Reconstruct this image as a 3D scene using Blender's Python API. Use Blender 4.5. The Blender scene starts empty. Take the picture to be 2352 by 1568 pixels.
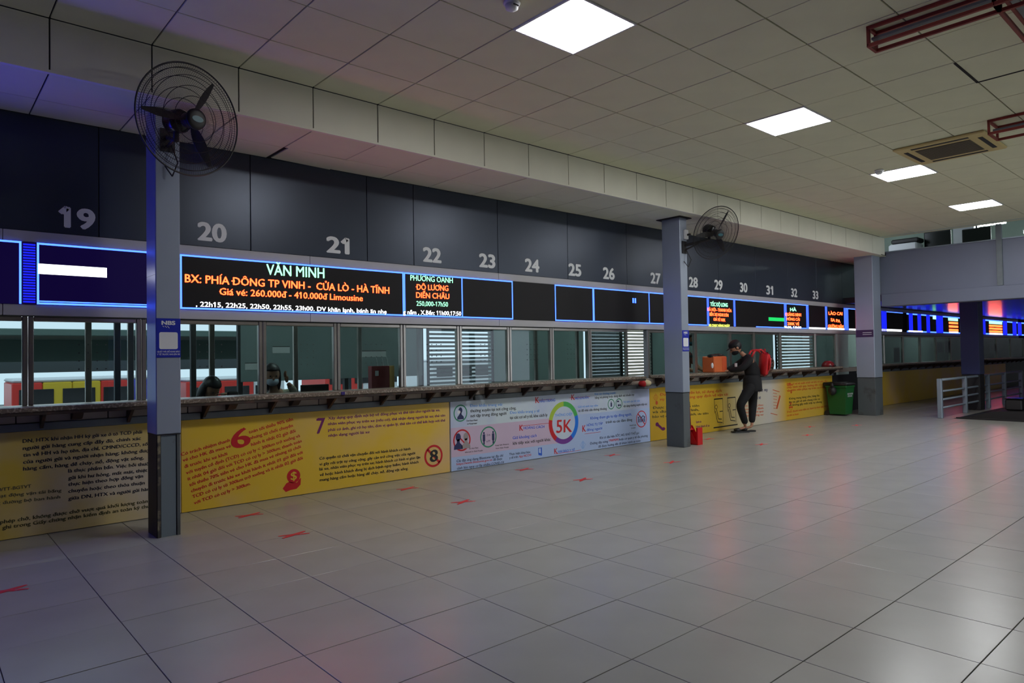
import bpy, math, random
from mathutils import Vector, Matrix
random.seed(7)
PI = math.pi
SC = bpy.context.scene
COL = SC.collection

# ---------------------------------------------------------------- camera, world, exposure
def lin(c):
    return tuple(((v/255.0)/12.92 if v/255.0 <= 0.04045 else ((v/255.0+0.055)/1.055)**2.4) for v in c)
H = 1.2857
yaw, pitch, roll, FPX = 0.8475, 0.0218, -0.016, 1571.08
fwd = Vector((math.cos(yaw)*math.cos(pitch), math.sin(yaw)*math.cos(pitch), math.sin(pitch)))
r0 = Vector((math.sin(yaw), -math.cos(yaw), 0)); u0 = r0.cross(fwd)
rv = math.cos(roll)*r0 + math.sin(roll)*u0
uv = -math.sin(roll)*r0 + math.cos(roll)*u0
cam_d = bpy.data.cameras.new('camera'); cam = bpy.data.objects.new('camera', cam_d); COL.objects.link(cam)
cam.matrix_world = Matrix(((rv.x, uv.x, -fwd.x, 0), (rv.y, uv.y, -fwd.y, 0), (rv.z, uv.z, -fwd.z, H), (0, 0, 0, 1)))
cam_d.sensor_fit = 'HORIZONTAL'; cam_d.sensor_width = 36; cam_d.lens = 36*FPX/2352
cam_d.clip_start = 0.05; cam_d.clip_end = 200
SC.camera = cam
w = bpy.data.worlds.new('sky'); SC.world = w; w.use_nodes = True
bg = w.node_tree.nodes['Background']; bg.inputs[0].default_value = (0.78, 0.88, 1.0, 1); bg.inputs[1].default_value = 1.7
SC.view_settings.view_transform = 'Standard'; SC.view_settings.look = 'None'
SC.view_settings.gamma = 1.0; SC.view_settings.use_curve_mapping = False
SC.view_settings.exposure = 0.40
PANEL_E = 33.0      # ceiling panel lamps

# ---------------------------------------------------------------- helpers
def mat(name, rgb, rough=0.6, metal=0.0, emit=None, es=1.0, var=0.0, vscale=6.0, bump=0.0, spec=0.5, rgb2=None, thr=None, coat=0.0):
    m = bpy.data.materials.new(name); m.use_nodes = True
    nt = m.node_tree; b = nt.nodes['Principled BSDF']
    c = lin(rgb)
    b.inputs['Base Color'].default_value = (*c, 1)
    b.inputs['Roughness'].default_value = rough; b.inputs['Metallic'].default_value = metal
    b.inputs['Specular IOR Level'].default_value = spec
    b.inputs['Coat Weight'].default_value = coat
    if emit:
        b.inputs['Emission Color'].default_value = (*emit, 1); b.inputs['Emission Strength'].default_value = es
    if var or rgb2 or bump:
        tc = nt.nodes.new('ShaderNodeTexCoord'); nz = nt.nodes.new('ShaderNodeTexNoise')
        nz.inputs['Scale'].default_value = vscale; nz.inputs['Detail'].default_value = 5
        nt.links.new(tc.outputs['Object'], nz.inputs['Vector'])
        if rgb2:
            rp = nt.nodes.new('ShaderNodeValToRGB')
            t = thr or (0.4, 0.62)
            rp.color_ramp.elements[0].position = t[0]; rp.color_ramp.elements[1].position = t[1]
            rp.color_ramp.elements[0].color = (*c, 1); rp.color_ramp.elements[1].color = (*lin(rgb2), 1)
            nt.links.new(nz.outputs['Fac'], rp.inputs['Fac']); nt.links.new(rp.outputs['Color'], b.inputs['Base Color'])
        elif var:
            rp = nt.nodes.new('ShaderNodeValToRGB')
            rp.color_ramp.elements[0].position = 0.3; rp.color_ramp.elements[1].position = 0.7
            rp.color_ramp.elements[0].color = (*[v*(1-var) for v in c], 1)
            rp.color_ramp.elements[1].color = (*[min(1, v*(1+var)) for v in c], 1)
            nt.links.new(nz.outputs['Fac'], rp.inputs['Fac']); nt.links.new(rp.outputs['Color'], b.inputs['Base Color'])
        if bump:
            bp = nt.nodes.new('ShaderNodeBump'); bp.inputs['Strength'].default_value = bump; bp.inputs['Distance'].default_value = 0.01
            nt.links.new(nz.outputs['Fac'], bp.inputs['Height']); nt.links.new(bp.outputs['Normal'], b.inputs['Normal'])
    return m
def glassmat(name, tint, gloss=0.12, grough=0.0):
    m = bpy.data.materials.new(name); m.use_nodes = True; nt = m.node_tree; nt.nodes.clear()
    out = nt.nodes.new('ShaderNodeOutputMaterial'); mx = nt.nodes.new('ShaderNodeMixShader')
    tr = nt.nodes.new('ShaderNodeBsdfTransparent'); gl = nt.nodes.new('ShaderNodeBsdfGlossy')
    fr = nt.nodes.new('ShaderNodeFresnel'); fr.inputs['IOR'].default_value = 1.5
    tr.inputs['Color'].default_value = (*tint, 1); gl.inputs['Roughness'].default_value = grough
    gl.inputs['Color'].default_value = (0.9, 0.95, 1, 1)
    ge = nt.nodes.new('ShaderNodeNewGeometry'); mt_ = nt.nodes.new('ShaderNodeMath'); mt_.operation = 'SUBTRACT'; mt_.inputs[0].default_value = 1.0
    nt.links.new(ge.outputs['Backfacing'], mt_.inputs[1]); mu = nt.nodes.new('ShaderNodeMath'); mu.operation = 'MULTIPLY'
    nt.links.new(fr.outputs[0], mu.inputs[0]); nt.links.new(mt_.outputs[0], mu.inputs[1])
    nt.links.new(mu.outputs[0], mx.inputs[0]); nt.links.new(tr.outputs[0], mx.inputs[1]); nt.links.new(gl.outputs[0], mx.inputs[2])
    nt.links.new(mx.outputs[0], out.inputs['Surface'])
    return m
ORG = {}
def org(p):
    return ORG.get(p.name, Vector((0, 0, 0))) if p else Vector((0, 0, 0))
class MB:
    def __init__(s): s.v = []; s.f = []
    def add(s, vs, fs):
        n = len(s.v); s.v += [tuple(v) for v in vs]; s.f += [tuple(i+n for i in f) for f in fs]; return s
    def box(s, x0, x1, y0, y1, z0, z1):
        vs = [(x, y, z) for x in (x0, x1) for y in (y0, y1) for z in (z0, z1)]
        return s.add(vs, [(0, 1, 3, 2), (4, 6, 7, 5), (0, 4, 5, 1), (2, 3, 7, 6), (0, 2, 6, 4), (1, 5, 7, 3)])
    def bbox(s, x0, x1, y0, y1, z0, z1, b=0.01):      # box with chamfered edges
        P = []
        for (z, i) in ((z0, b), (z0+b, 0), (z1-b, 0), (z1, b)):
            xa, xb, ya, yb = x0+i, x1-i, y0+i, y1-i
            c = b if i == 0 else b*0.6
            P.append([(xa+c, ya, z), (xb-c, ya, z), (xb, ya+c, z), (xb, yb-c, z), (xb-c, yb, z), (xa+c, yb, z), (xa, yb-c, z), (xa, ya+c, z)])
        vs = sum(P, []); fs = [tuple(range(7, -1, -1)), tuple(range(24, 32))]
        for k in range(3):
            for j in range(8):
                a = k*8+j; c2 = k*8+(j+1) % 8; fs.append((a, c2, c2+8, a+8))
        return s.add(vs, fs)
    def prism(s, poly, d, axis='y', a0=0, a1=1):      # poly in the other two axes
        n = len(poly); vs = []
        for a in (a0, a1):
            for (p, q) in poly:
                vs.append((a, p, q) if axis == 'x' else (p, a, q) if axis == 'y' else (p, q, a))
        fs = [tuple(range(n)), tuple(range(2*n-1, n-1, -1))]
        for i in range(n): fs.append((i, i+n, (i+1) % n+n, (i+1) % n))
        return s.add(vs, fs)
    def tube(s, p, q, r, n=8, r2=None):
        p = Vector(p); q = Vector(q); d = (q-p)
        if d.length < 1e-6: return s
        d.normalize(); a = d.orthogonal().normalized(); b = d.cross(a); r2 = r if r2 is None else r2
        vs = []
        for (c, rr) in ((p, r), (q, r2)):
            for i in range(n):
                t = 2*PI*i/n; vs.append(c+a*(rr*math.cos(t))+b*(rr*math.sin(t)))
        fs = [(i, (i+1) % n, (i+1) % n+n, i+n) for i in range(n)]
        fs += [tuple(range(n-1, -1, -1)), tuple(range(n, 2*n))]
        return s.add(vs, fs)
    def path(s, pts, r, n=6):
        for a, b in zip(pts[:-1], pts[1:]): s.tube(a, b, r, n)
        return s
    def lathe(s, prof, c=(0, 0, 0), n=20, axis='z'):
        vs = []
        for (r, z) in prof:
            for i in range(n):
                t = 2*PI*i/n; x, y = r*math.cos(t), r*math.sin(t)
                if axis == 'z': vs.append((c[0]+x, c[1]+y, c[2]+z))
                elif axis == 'y': vs.append((c[0]+x, c[1]+z, c[2]+y))
                else: vs.append((c[0]+z, c[1]+x, c[2]+y))
        fs = []
        for k in range(len(prof)-1):
            for i in range(n):
                fs.append((k*n+i, k*n+(i+1) % n, (k+1)*n+(i+1) % n, (k+1)*n+i))
        fs += [tuple(range(n-1, -1, -1)), tuple(range((len(prof)-1)*n, len(prof)*n))]
        return s.add(vs, fs)
    def ell(s, c, r, n=14, m=9):
        prof = []
        vs = []; fs = []
        for k in range(m+1):
            ph = -PI/2+PI*k/m
            for i in range(n):
                t = 2*PI*i/n
                vs.append((c[0]+r[0]*math.cos(ph)*math.cos(t), c[1]+r[1]*math.cos(ph)*math.sin(t), c[2]+r[2]*math.sin(ph)))
        for k in range(m):
            for i in range(n): fs.append((k*n+i, k*n+(i+1) % n, (k+1)*n+(i+1) % n, (k+1)*n+i))
        return s.add(vs, fs)
    def torus(s, c, R, r, n=40, m=6, M=None):
        vs = []; fs = []
        for i in range(n):
            t = 2*PI*i/n
            for j in range(m):
                p = 2*PI*j/m; v = Vector(((R+r*math.cos(p))*math.cos(t), (R+r*math.cos(p))*math.sin(t), r*math.sin(p)))
                if M is not None: v = M @ v
                vs.append((c[0]+v[0], c[1]+v[1], c[2]+v[2]))
        for i in range(n):
            for j in range(m):
                fs.append((i*m+j, ((i+1) % n)*m+j, ((i+1) % n)*m+(j+1) % m, i*m+(j+1) % m))
        return s.add(vs, fs)
    def mesh(s, name, o=Vector((0, 0, 0))):
        me = bpy.data.meshes.new(name); me.from_pydata([(v[0]-o[0], v[1]-o[1], v[2]-o[2]) for v in s.v], [], s.f); me.validate(); me.update()
        return me
    def build(s, name, m, parent=None, smooth=False, label=None):
        me = s.mesh(name, org(parent)); me.materials.append(m)
        if smooth:
            for p in me.polygons: p.use_smooth = True
        o = bpy.data.objects.new(name, me); COL.objects.link(o)
        if parent: o.parent = parent; ORG[o.name] = org(parent)
        if label: o['label'] = label
        return o
def B(*a): return MB().box(*a)
def thing(name, label, cat, loc=(0, 0, 0), group=None):
    o = bpy.data.objects.new(name, None); o.empty_display_size = 0.1; COL.objects.link(o)
    o.location = loc; o['label'] = label; o['category'] = cat
    if group: o['group'] = group
    ORG[o.name] = Vector(loc); return o
def tag(o, label, cat, group=None):
    o['label'] = label; o['category'] = cat
    if group: o['group'] = group
    return o
def struct(mb, name, m):
    o = mb.build(name, m); o['kind'] = 'structure'; return o
def piece(name, me, parent, loc):
    o = bpy.data.objects.new(name, me); COL.objects.link(o); o.parent = parent
    o.location = Vector(loc)-org(parent); return o
def dup(root, loc, label, group=None):
    r = root.copy(); COL.objects.link(r); r.location = loc; r['label'] = label
    ORG[r.name] = Vector(loc)
    if group: r['group'] = group
    for ch in list(root.children):
        c = ch.copy(); COL.objects.link(c); c.parent = r
        for g in ch.children:
            d = g.copy(); COL.objects.link(d); d.parent = c
    return r

# ---------------------------------------------------------------- materials
M = {}
M['floor'] = mat('floor tile', (158, 157, 149), 0.27, var=0.05, vscale=2.2, spec=0.55)
M['grout'] = mat('grout', (84, 80, 75), 0.8)
M['ceil'] = mat('ceiling tile', (222, 222, 192), 0.85, var=0.03, vscale=3)
M['ceil_gap'] = mat('ceiling gap', (30, 28, 26), 0.9)
M['fascia'] = mat('fascia board', (228, 226, 208), 0.7, var=0.03, vscale=3)
M['dark_panel'] = mat('dark metal panel', (58, 66, 80), 0.32, metal=0.35, var=0.08, vscale=1.3)
M['band'] = mat('aluminium band', (186, 184, 186), 0.45, metal=0.0, var=0.03)
M['number'] = mat('number vinyl', (238, 240, 240), 0.6)
M['screen'] = mat('led screen', (26, 23, 24), 0.5, spec=0.25)
M['screen_blue'] = mat('led screen blue', (6, 5, 18), 0.5, spec=0.15, emit=(0.003, 0.001, 0.022), es=1)
M['steel'] = mat('brushed steel', (176, 170, 162), 0.3, metal=0.95, var=0.12, vscale=5)
M['steel_dull'] = mat('dull steel', (120, 122, 128), 0.45, metal=0.6)
M['glass'] = glassmat('window glass', (0.57, 0.64, 0.64))
M['hole'] = mat('hole rim', (40, 46, 48), 0.6)
M['granite'] = mat('granite', (112, 98, 84), 0.35, rgb2=(196, 184, 166), thr=(0.5, 0.72), vscale=60)
M['beige'] = mat('beige board', (176, 166, 154), 0.7, var=0.1, vscale=5)
M['rust'] = mat('rusty steel', (58, 46, 40), 0.7, rgb2=(88, 58, 44), thr=(0.5, 0.7), vscale=9)
M['strip'] = mat('grey strip', (112, 120, 126), 0.6, var=0.1)
M['yellow'] = mat('yellow banner print', (228, 188, 52), 0.4, rgb2=(222, 184, 118), thr=(0.45, 0.68), vscale=1.2)
M['yellow2'] = mat('yellow banner print pale', (214, 184, 70), 0.4, rgb2=(204, 190, 170), thr=(0.42, 0.6), vscale=0.75)
M['white_ban'] = mat('white banner print', (206, 220, 226), 0.45, rgb2=(186, 196, 226), thr=(0.4, 0.6), vscale=1.1)
M['pink_ban'] = mat('pink banner print', (206, 184, 206), 0.45)
M['bluish_ban'] = mat('light blue banner print', (176, 196, 232), 0.45)
M['col'] = mat('column paint', (156, 166, 182), 0.35, metal=0.15, var=0.04, vscale=2)
M['col_base'] = mat('column base paint', (88, 94, 96), 0.55, rgb2=(60, 56, 52), thr=(0.55, 0.75), vscale=4)
M['col_worn'] = mat('worn steel flange', (66, 62, 58), 0.6, rgb2=(150, 140, 112), thr=(0.52, 0.66), vscale=14)
M['web'] = mat('painted web', (112, 124, 132), 0.5, rgb2=(58, 42, 32), thr=(0.66, 0.76), vscale=7)
M['black'] = mat('black', (14, 14, 15), 0.5)
M['blackgloss'] = mat('black gloss', (12, 12, 13), 0.2)
M['sign_blue'] = mat('sign blue', (22, 40, 168), 0.4)
M['white'] = mat('white', (225, 226, 228), 0.5)
M['teal_badge'] = mat('teal badge', (50, 98, 108), 0.4)
M['redrack'] = mat('red oxide steel', (134, 44, 32), 0.55, var=0.15)
M['cream'] = mat('cream plastic', (206, 186, 128), 0.5)
M['grille'] = mat('grille', (96, 88, 70), 0.6)
M['int_wall'] = mat('booth wall', (168, 188, 184), 0.8, var=0.08, vscale=1)
M['int_dark'] = mat('booth desk', (34, 36, 38), 0.5)
M['mez'] = mat('mezzanine panel', (116, 122, 142), 0.5, var=0.04, vscale=1)
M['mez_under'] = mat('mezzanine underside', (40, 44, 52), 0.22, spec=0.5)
M['upper'] = mat('upper hall paint', (190, 205, 196), 0.7)
M['silver'] = mat('silver paint', (140, 152, 164), 0.4, metal=0.3)
M['asphalt'] = mat('yard asphalt', (110, 110, 108), 0.9)
M['canopy'] = mat('canopy sheet', (92, 112, 104), 0.7)
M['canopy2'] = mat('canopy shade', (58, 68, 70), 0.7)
M['slat'] = mat('louvre slat', (112, 118, 120), 0.5)
M['slat_w'] = mat('pale louvre slat', (186, 178, 166), 0.5)
M['wall'] = mat('plain wall', (92, 90, 86), 0.8)
M['ledblue'] = mat('led blue', (10, 20, 60), 0.5, emit=(0.03, 0.09, 1.0), es=5)
M['ledblue_dim'] = mat('led blue dim', (10, 20, 60), 0.5, emit=(0.008, 0.016, 1.0), es=0.9)
M['ledblue_fill'] = mat('led blue fill', (10, 20, 60), 0.5, emit=(0.02, 0.02, 1.0), es=6)
M['ledblue_mid'] = mat('led blue mid', (10, 20, 60), 0.5, emit=(0.03, 0.08, 1.0), es=2.2)
M['ledred'] = mat('led red', (60, 10, 5), 0.5, emit=(1.0, 0.038, 0.008), es=11)
M['ledgreen'] = mat('led green', (10, 60, 30), 0.5, emit=(0.30, 1.0, 0.52), es=1.7)
M['ledwhite'] = mat('led white', (60, 60, 60), 0.5, emit=(0.95, 0.97, 1.0), es=2.6)
M['ledyellow'] = mat('led yellow', (60, 60, 10), 0.5, emit=(0.8, 0.9, 0.12), es=1.8)
M['ledgreen2'] = mat('led pure green', (5, 60, 10), 0.5, emit=(0.01, 0.6, 0.12), es=1.0)
M['lamp'] = mat('lamp diffuser', (250, 250, 250), 0.5, emit=(0.97, 0.98, 1.0), es=PANEL_E)
def grad_yellow():
    m = mat('yellow banner print graded', (214, 172, 36), .4); nt = m.node_tree; b = nt.nodes['Principled BSDF']
    tc = nt.nodes.new('ShaderNodeTexCoord'); sp = nt.nodes.new('ShaderNodeSeparateXYZ'); mr = nt.nodes.new('ShaderNodeMapRange'); rp = nt.nodes.new('ShaderNodeValToRGB')
    mr.inputs['From Min'].default_value = -3.06; mr.inputs['From Max'].default_value = 3.06
    nt.links.new(tc.outputs['Object'], sp.inputs[0]); nt.links.new(sp.outputs['X'], mr.inputs['Value']); nt.links.new(mr.outputs[0], rp.inputs[0]); nt.links.new(rp.outputs[0], b.inputs['Base Color'])
    E = rp.color_ramp.elements; E[0].position = 0; E[0].color = (*lin((214, 172, 40)), 1); E[1].position = 1; E[1].color = (*lin((214, 174, 40)), 1)
    for p_, c_ in ((.3, (216, 178, 50)), (.44, (208, 200, 168)), (.58, (206, 200, 190)), (.68, (216, 172, 44)), (.85, (214, 176, 70))):
        e = E.new(p_); e.color = (*lin(c_), 1)
    return m
M['yellow_c'] = grad_yellow()
INK = dict(ink=(30, 32, 46), grey=(96, 92, 62), olive=(74, 70, 34), red=(200, 22, 30), purple=(112, 18, 96), black=(26, 24, 24),
           sky=(96, 160, 232), blue=(40, 96, 214), navy=(36, 44, 92), orange=(206, 84, 34), green=(40, 140, 104), lime=(168, 196, 60),
           grn=(74, 176, 84), azure=(14, 116, 224), violet=(112, 50, 144), skin=(160, 150, 150))
for k, c in INK.items(): M[k] = mat('ink '+k, c, 0.5)
TA=[
 ('DN, HTX khi nhận HH ký gửi xe ô tô TCĐ phải',0.64,0.701,1.441,0.703,0.0271,'ink'),
 ('người gửi hàng cung cấp đầy đủ, chính xác',0.641,0.648,1.432,0.651,0.0271,'ink'),
 ('tin về HH và họ tên, địa chỉ, CMND/CCCD, số',0.643,0.597,1.483,0.6,0.0271,'ink'),
 ('của người gửi và người nhận hàng; không được',0.643,0.546,1.512,0.546,0.0271,'ink'),
 ('hàng cấm, hàng dễ cháy, nổ, động vật sống,',0.643,0.495,1.453,0.491,0.0271,'ink'),
 ('là thực phẩm bẩn. Việc bồi thường',0.927,0.445,1.535,0.437,0.0269,'ink'),
 ('gửi khi hư hỏng, mất mát, thiệt hại',0.927,0.391,1.54,0.385,0.0268,'ink'),
 ('thực hiện theo hợp đồng vận',0.927,0.342,1.447,0.341,0.0268,'ink'),
 ('chuyển hoặc theo thỏa thuận',0.928,0.29,1.459,0.284,0.0268,'ink'),
 ('giữa DN, HTX và người gửi hàng',0.928,0.234,1.516,0.228,0.0268,'ink'),
 ('10/TT-BGTVT',0.477,0.362,0.691,0.364,0.0236,'grey'),
 ('hoạt động vận tải bằng',0.459,0.318,0.882,0.305,0.0236,'grey'),
 ('bằng đường bộ ban hành',0.423,0.269,0.874,0.256,0.0234,'grey'),
 ('phép chở, không được chở vượt quá khối lượng toàn',0.506,0.125,1.481,0.131,0.0271,'olive'),
 ('ghi trong Giấy chứng nhận kiểm định an toàn kỹ thuật',0.518,0.083,1.533,0.088,0.0271,'olive'),
]
TB1=[
 ('Có trách nhiệm thanh',1.743,0.484,2.148,0.57,0.0282,'red'),
 ('vé cho HK đã mua vé',1.756,0.434,2.156,0.519,0.0283,'red'),
 ('đi trước khi xe khởi',1.769,0.379,2.124,0.452,0.0283,'red'),
 ('với tuyến cố định (TCĐ) có cự ly < 300km trở xuống và',1.782,0.324,2.8,0.553,0.0283,'red'),
 ('ít nhất 04 giờ đối với TCĐ có cự ly > 300km; thanh toán',1.795,0.271,2.816,0.501,0.0283,'red'),
 ('tối thiểu 70% tiền vé cho HK đã mua vé nhưng từ chối',1.808,0.218,2.807,0.448,0.0284,'red'),
 ('chuyến đi trước khi xe khởi hành ít nhất 01 giờ đối với',1.821,0.165,2.825,0.392,0.0284,'red'),
 ('TCĐ có cự ly từ 300km trở xuống và ít nhất 02 giờ đối',1.832,0.113,2.826,0.338,0.0284,'red'),
 ('với TCĐ có cự ly > 300km.',1.845,0.059,2.328,0.162,0.0285,'red'),
 ('toán tối thiểu 90% tiền',2.317,0.624,2.731,0.714,0.0301,'red'),
 ('nhưng từ chối chuyến',2.325,0.569,2.73,0.654,0.0301,'red'),
 ('hành ít nhất 02 giờ đối',2.337,0.51,2.756,0.601,0.0301,'red'),
 ('6',2.169,0.506,2.322,0.515,0.1688,'red'),
]
TB2=[
 ('7',2.966,0.569,3.046,0.565,0.1489,'purple'),
 ('Xây dựng quy định nội bộ về đồng phục và thẻ tên cho người lái xe,',3.089,0.695,4.428,0.692,0.0277,'purple'),
 ('nhân viên phục vụ trên xe (nếu có), thẻ nhận dạng người lái xe; thẻ tên',3.088,0.64,4.497,0.628,0.0277,'purple'),
 ('phải có ảnh, ghi rõ họ tên, đơn vị quản lý, thẻ tên có thể kết hợp với thẻ',3.089,0.581,4.496,0.573,0.0277,'purple'),
 ('nhận dạng người lái xe',3.092,0.526,3.544,0.524,0.0277,'purple'),
 ('Có quyền từ chối vận chuyển đối với hành khách có hành',2.994,0.313,4.035,0.303,0.0274,'black'),
 ('vi gây rối trật tự công cộng, gây cản trở công việc của người',2.994,0.257,4.094,0.25,0.0273,'black'),
 ('lái xe, nhân viên phục vụ trên xe; hành khách có hình vi gian lận',2.993,0.209,4.158,0.199,0.0273,'black'),
 ('về hoặc hành khách đang bị dịch bệnh nguy hiểm; hành khách',2.996,0.154,4.135,0.151,0.0273,'black'),
 ('mang hàng cấm hoặc hàng dễ cháy, nổ, động vật sống.',2.995,0.105,4.004,0.096,0.0273,'black'),
 ('8',4.288,0.146,4.385,0.144,0.1269,'black'),
]
TW1=[
 ('Đeo khẩu trang vải',4.846,0.711,5.334,0.698,0.0319,'sky'),
 ('thường xuyên tại nơi công cộng,',4.853,0.65,5.56,0.64,0.0351,'black'),
 ('nơi tập trung đông người',4.856,0.592,5.402,0.587,0.035,'black'),
 ('Đeo khẩu trang y tế',5.455,0.59,5.952,0.581,0.0335,'sky'),
 ('tại các cơ sở y tế, khu cách ly',5.457,0.529,6.092,0.519,0.0368,'black'),
 ('Use Face Mask',4.795,0.55,4.957,0.546,0.0165,'black'),
 ('or Respirator',4.806,0.513,4.952,0.511,0.0165,'black'),
 ('K',5.887,0.697,5.95,0.698,0.0749,'red'),
 ('HẨU TRANG',5.955,0.7,6.236,0.701,0.0348,'blue'),
 ('K',5.611,0.374,5.668,0.373,0.0731,'red'),
 ('HOẢNG CÁCH',5.678,0.386,6.034,0.377,0.0327,'blue'),
 ('Giữ khoảng cách',5.498,0.281,5.897,0.276,0.0369,'blue'),
 ('khi tiếp xúc với người khác',5.501,0.214,6.139,0.205,0.0369,'black'),
 ('Do Not Meet',4.829,0.228,4.963,0.227,0.0152,'black'),
 ('Infected or Sick People',4.768,0.193,5.029,0.189,0.0151,'black'),
 ('Keep Safe Distance',5.222,0.226,5.434,0.224,0.0157,'black'),
 ('from Other People',5.228,0.191,5.429,0.187,0.0157,'black'),
 ('2 m',5.091,0.356,5.143,0.357,0.0247,'navy'),
 ('6 FT',5.089,0.283,5.144,0.284,0.022,'navy'),
 ('Cài đặt ứng dụng Bluezone tại địa chỉ',4.648,0.1,5.339,0.09,0.0287,'navy'),
 ('https://www.bluezone.gov.vn',4.647,0.067,5.169,0.06,0.0249,'red'),
 ('để được',5.186,0.056,5.325,0.054,0.0287,'navy'),
 ('cảnh báo nguy cơ lây nhiễm COVID-19',4.651,0.018,5.35,0.006,0.0287,'navy'),
 ('Thực hiện khai báo',5.436,0.095,5.783,0.087,0.0266,'navy'),
 ('y tế trên',5.439,0.051,5.579,0.051,0.0266,'navy'),
 ('App NCOVI',5.594,0.05,5.796,0.048,0.027,'red'),
]
TW2=[
 ('THÔNG ĐIỆP',6.222,0.504,6.546,0.5,0.0332,'sky'),
 ('5K',6.248,0.295,6.531,0.285,0.1631,'red'),
 ('K',6.537,0.7,6.599,0.7,0.0734,'red'),
 ('HỬ KHUẨN',6.609,0.703,6.868,0.702,0.0329,'blue'),
 ('Rửa tay thường xuyên',6.994,0.743,7.433,0.74,0.0284,'sky'),
 ('bằng xà phòng hoặc dung dịch sát khuẩn tay',6.998,0.692,7.842,0.694,0.0305,'black'),
 ('Giữ vệ sinh tay nắm',6.659,0.591,7.056,0.587,0.0277,'sky'),
 ('và để nhà cửa thông thoáng',6.662,0.535,7.236,0.531,0.0317,'black'),
 ('Vệ sinh các bề mặt',7.598,0.602,7.971,0.601,0.0282,'sky'),
 ('vật dụng thường xuyên tiếp xúc',7.596,0.542,8.139,0.542,0.0317,'black'),
 ('Không tham gia tụ tập đông người,',6.9,0.418,7.776,0.415,0.0369,'blue'),
 ('tránh xa các đám đông',7.209,0.342,7.785,0.336,0.0357,'black'),
 ('K',6.737,0.266,6.804,0.265,0.0862,'red'),
 ('HÔNG TỤ TẬP',6.823,0.332,7.147,0.332,0.032,'blue'),
 ('đông người',6.821,0.268,7.134,0.268,0.0333,'blue'),
 ('Avoid Large',7.727,0.265,7.874,0.264,0.0185,'black'),
 ('Crowds',7.759,0.223,7.856,0.224,0.0185,'black'),
 ('Khi có dấu hiệu SỐT, HO, KHÓ THỞ gọi',7.084,0.139,7.933,0.136,0.0326,'navy'),
 ('Đường dây nóng',6.88,0.082,7.249,0.078,0.0321,'navy'),
 ('19009095',7.265,0.086,7.478,0.082,0.0309,'red'),
 ('hoặc cơ quan y tế địa phương',7.489,0.081,8.136,0.079,0.0314,'navy'),
 ('để được hướng dẫn đi khám bệnh an toàn',7.05,0.025,7.964,0.022,0.0311,'navy'),
 ('K',6.205,0.03,6.262,0.031,0.0687,'red'),
 ('HAI BÁO Y TẾ',6.274,0.036,6.581,0.026,0.032,'blue'),
]
TC=[
 ('Được bảo vệ quyền lợi, sử dụng dịch',8.449,0.658,10.138,0.641,0.0423,'orange'),
 ('vụ trên xe và đúng quy định về vận tải',8.446,0.588,10.329,0.572,0.0423,'orange'),
 ('Được yêu cầu nhân viên',8.266,0.474,9.477,0.436,0.0371,'olive'),
 ('và đúng hành trình,',8.264,0.411,9.475,0.371,0.0371,'olive'),
 ('bảo vệ quyền hành khách, ưu tiên',8.262,0.342,9.732,0.298,0.0371,'olive'),
 ('Quyền của',9.38,0.182,9.529,0.181,0.0318,'purple'),
 ('Hành khách đi xe',9.377,0.108,9.761,0.097,0.0358,'purple'),
 ('Quyền nhiệm vụ',10.781,0.59,11.655,0.583,0.0649,'navy'),
 ('hành khách đi xe',10.858,0.456,11.414,0.459,0.0651,'navy'),
 ('Hành lý mang theo',10.77,0.352,11.497,0.331,0.0324,'orange'),
 ('đúng quy định',10.809,0.292,11.494,0.273,0.0324,'orange'),
 ('không vượt quá',10.848,0.236,11.492,0.217,0.0325,'orange'),
 ('trọng lượng xe',10.845,0.179,11.489,0.159,0.0325,'orange'),
 ('Phải có vé và xuất trình vé khi có yêu cầu,',12.389,0.661,14.106,0.664,0.0401,'orange'),
 ('chấp hành nội quy, hướng dẫn của lái xe',12.386,0.602,14.102,0.599,0.0401,'orange'),
 ('và nhân viên phục vụ trên xe khách',12.383,0.543,14.041,0.544,0.0401,'orange'),
 ('Không mang hàng cấm, hàng lậu',12.46,0.386,13.72,0.387,0.0402,'olive'),
 ('lên xe; giữ vệ sinh chung trên xe',12.457,0.321,13.744,0.317,0.0402,'olive'),
 ('và không gây mất trật tự chung',12.454,0.262,13.825,0.255,0.0402,'olive'),
 ('Được thanh toán tiền vé, hành lý theo quy định',12.362,0.143,14.076,0.158,0.0352,'orange'),
 ('của bến xe khách',12.359,0.079,12.821,0.077,0.0352,'orange'),
]
TL1=[
 ('VĂN MINH',2.486,2.079,3.06,2.082,0.0987,'ledgreen'),
 ('BX: PHÍA ĐÔNG TP VINH -  CỬA LÒ - HÀ TĨNH',1.777,1.967,3.793,1.965,0.069,'ledred'),
 ('Giá vé: 260.000đ - 410.000đ Limousine',2.063,1.873,3.479,1.874,0.0597,'ledred'),
 (', 22h15, 22h25, 22h50, 22h55, 23h00. DV khăn lạnh, bánh ăn nhẹ',1.865,1.762,3.756,1.754,0.0426,'ledwhite'),
]
TL2=[
 ('PHƯƠNG OANH',4.057,2.123,4.623,2.127,0.0589,'ledgreen'),
 ('ĐÔ LƯƠNG',4.127,2.027,4.56,2.034,0.0592,'ledred'),
 ('DIỄN CHÂU',4.129,1.939,4.571,1.943,0.0592,'ledred'),
 ('250,000-17h50',4.131,1.852,4.552,1.857,0.0507,'ledgreen'),
 ('g nằm , X.Bến: 11h00,17:50',3.962,1.755,4.734,1.76,0.0471,'ledwhite'),
]
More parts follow.
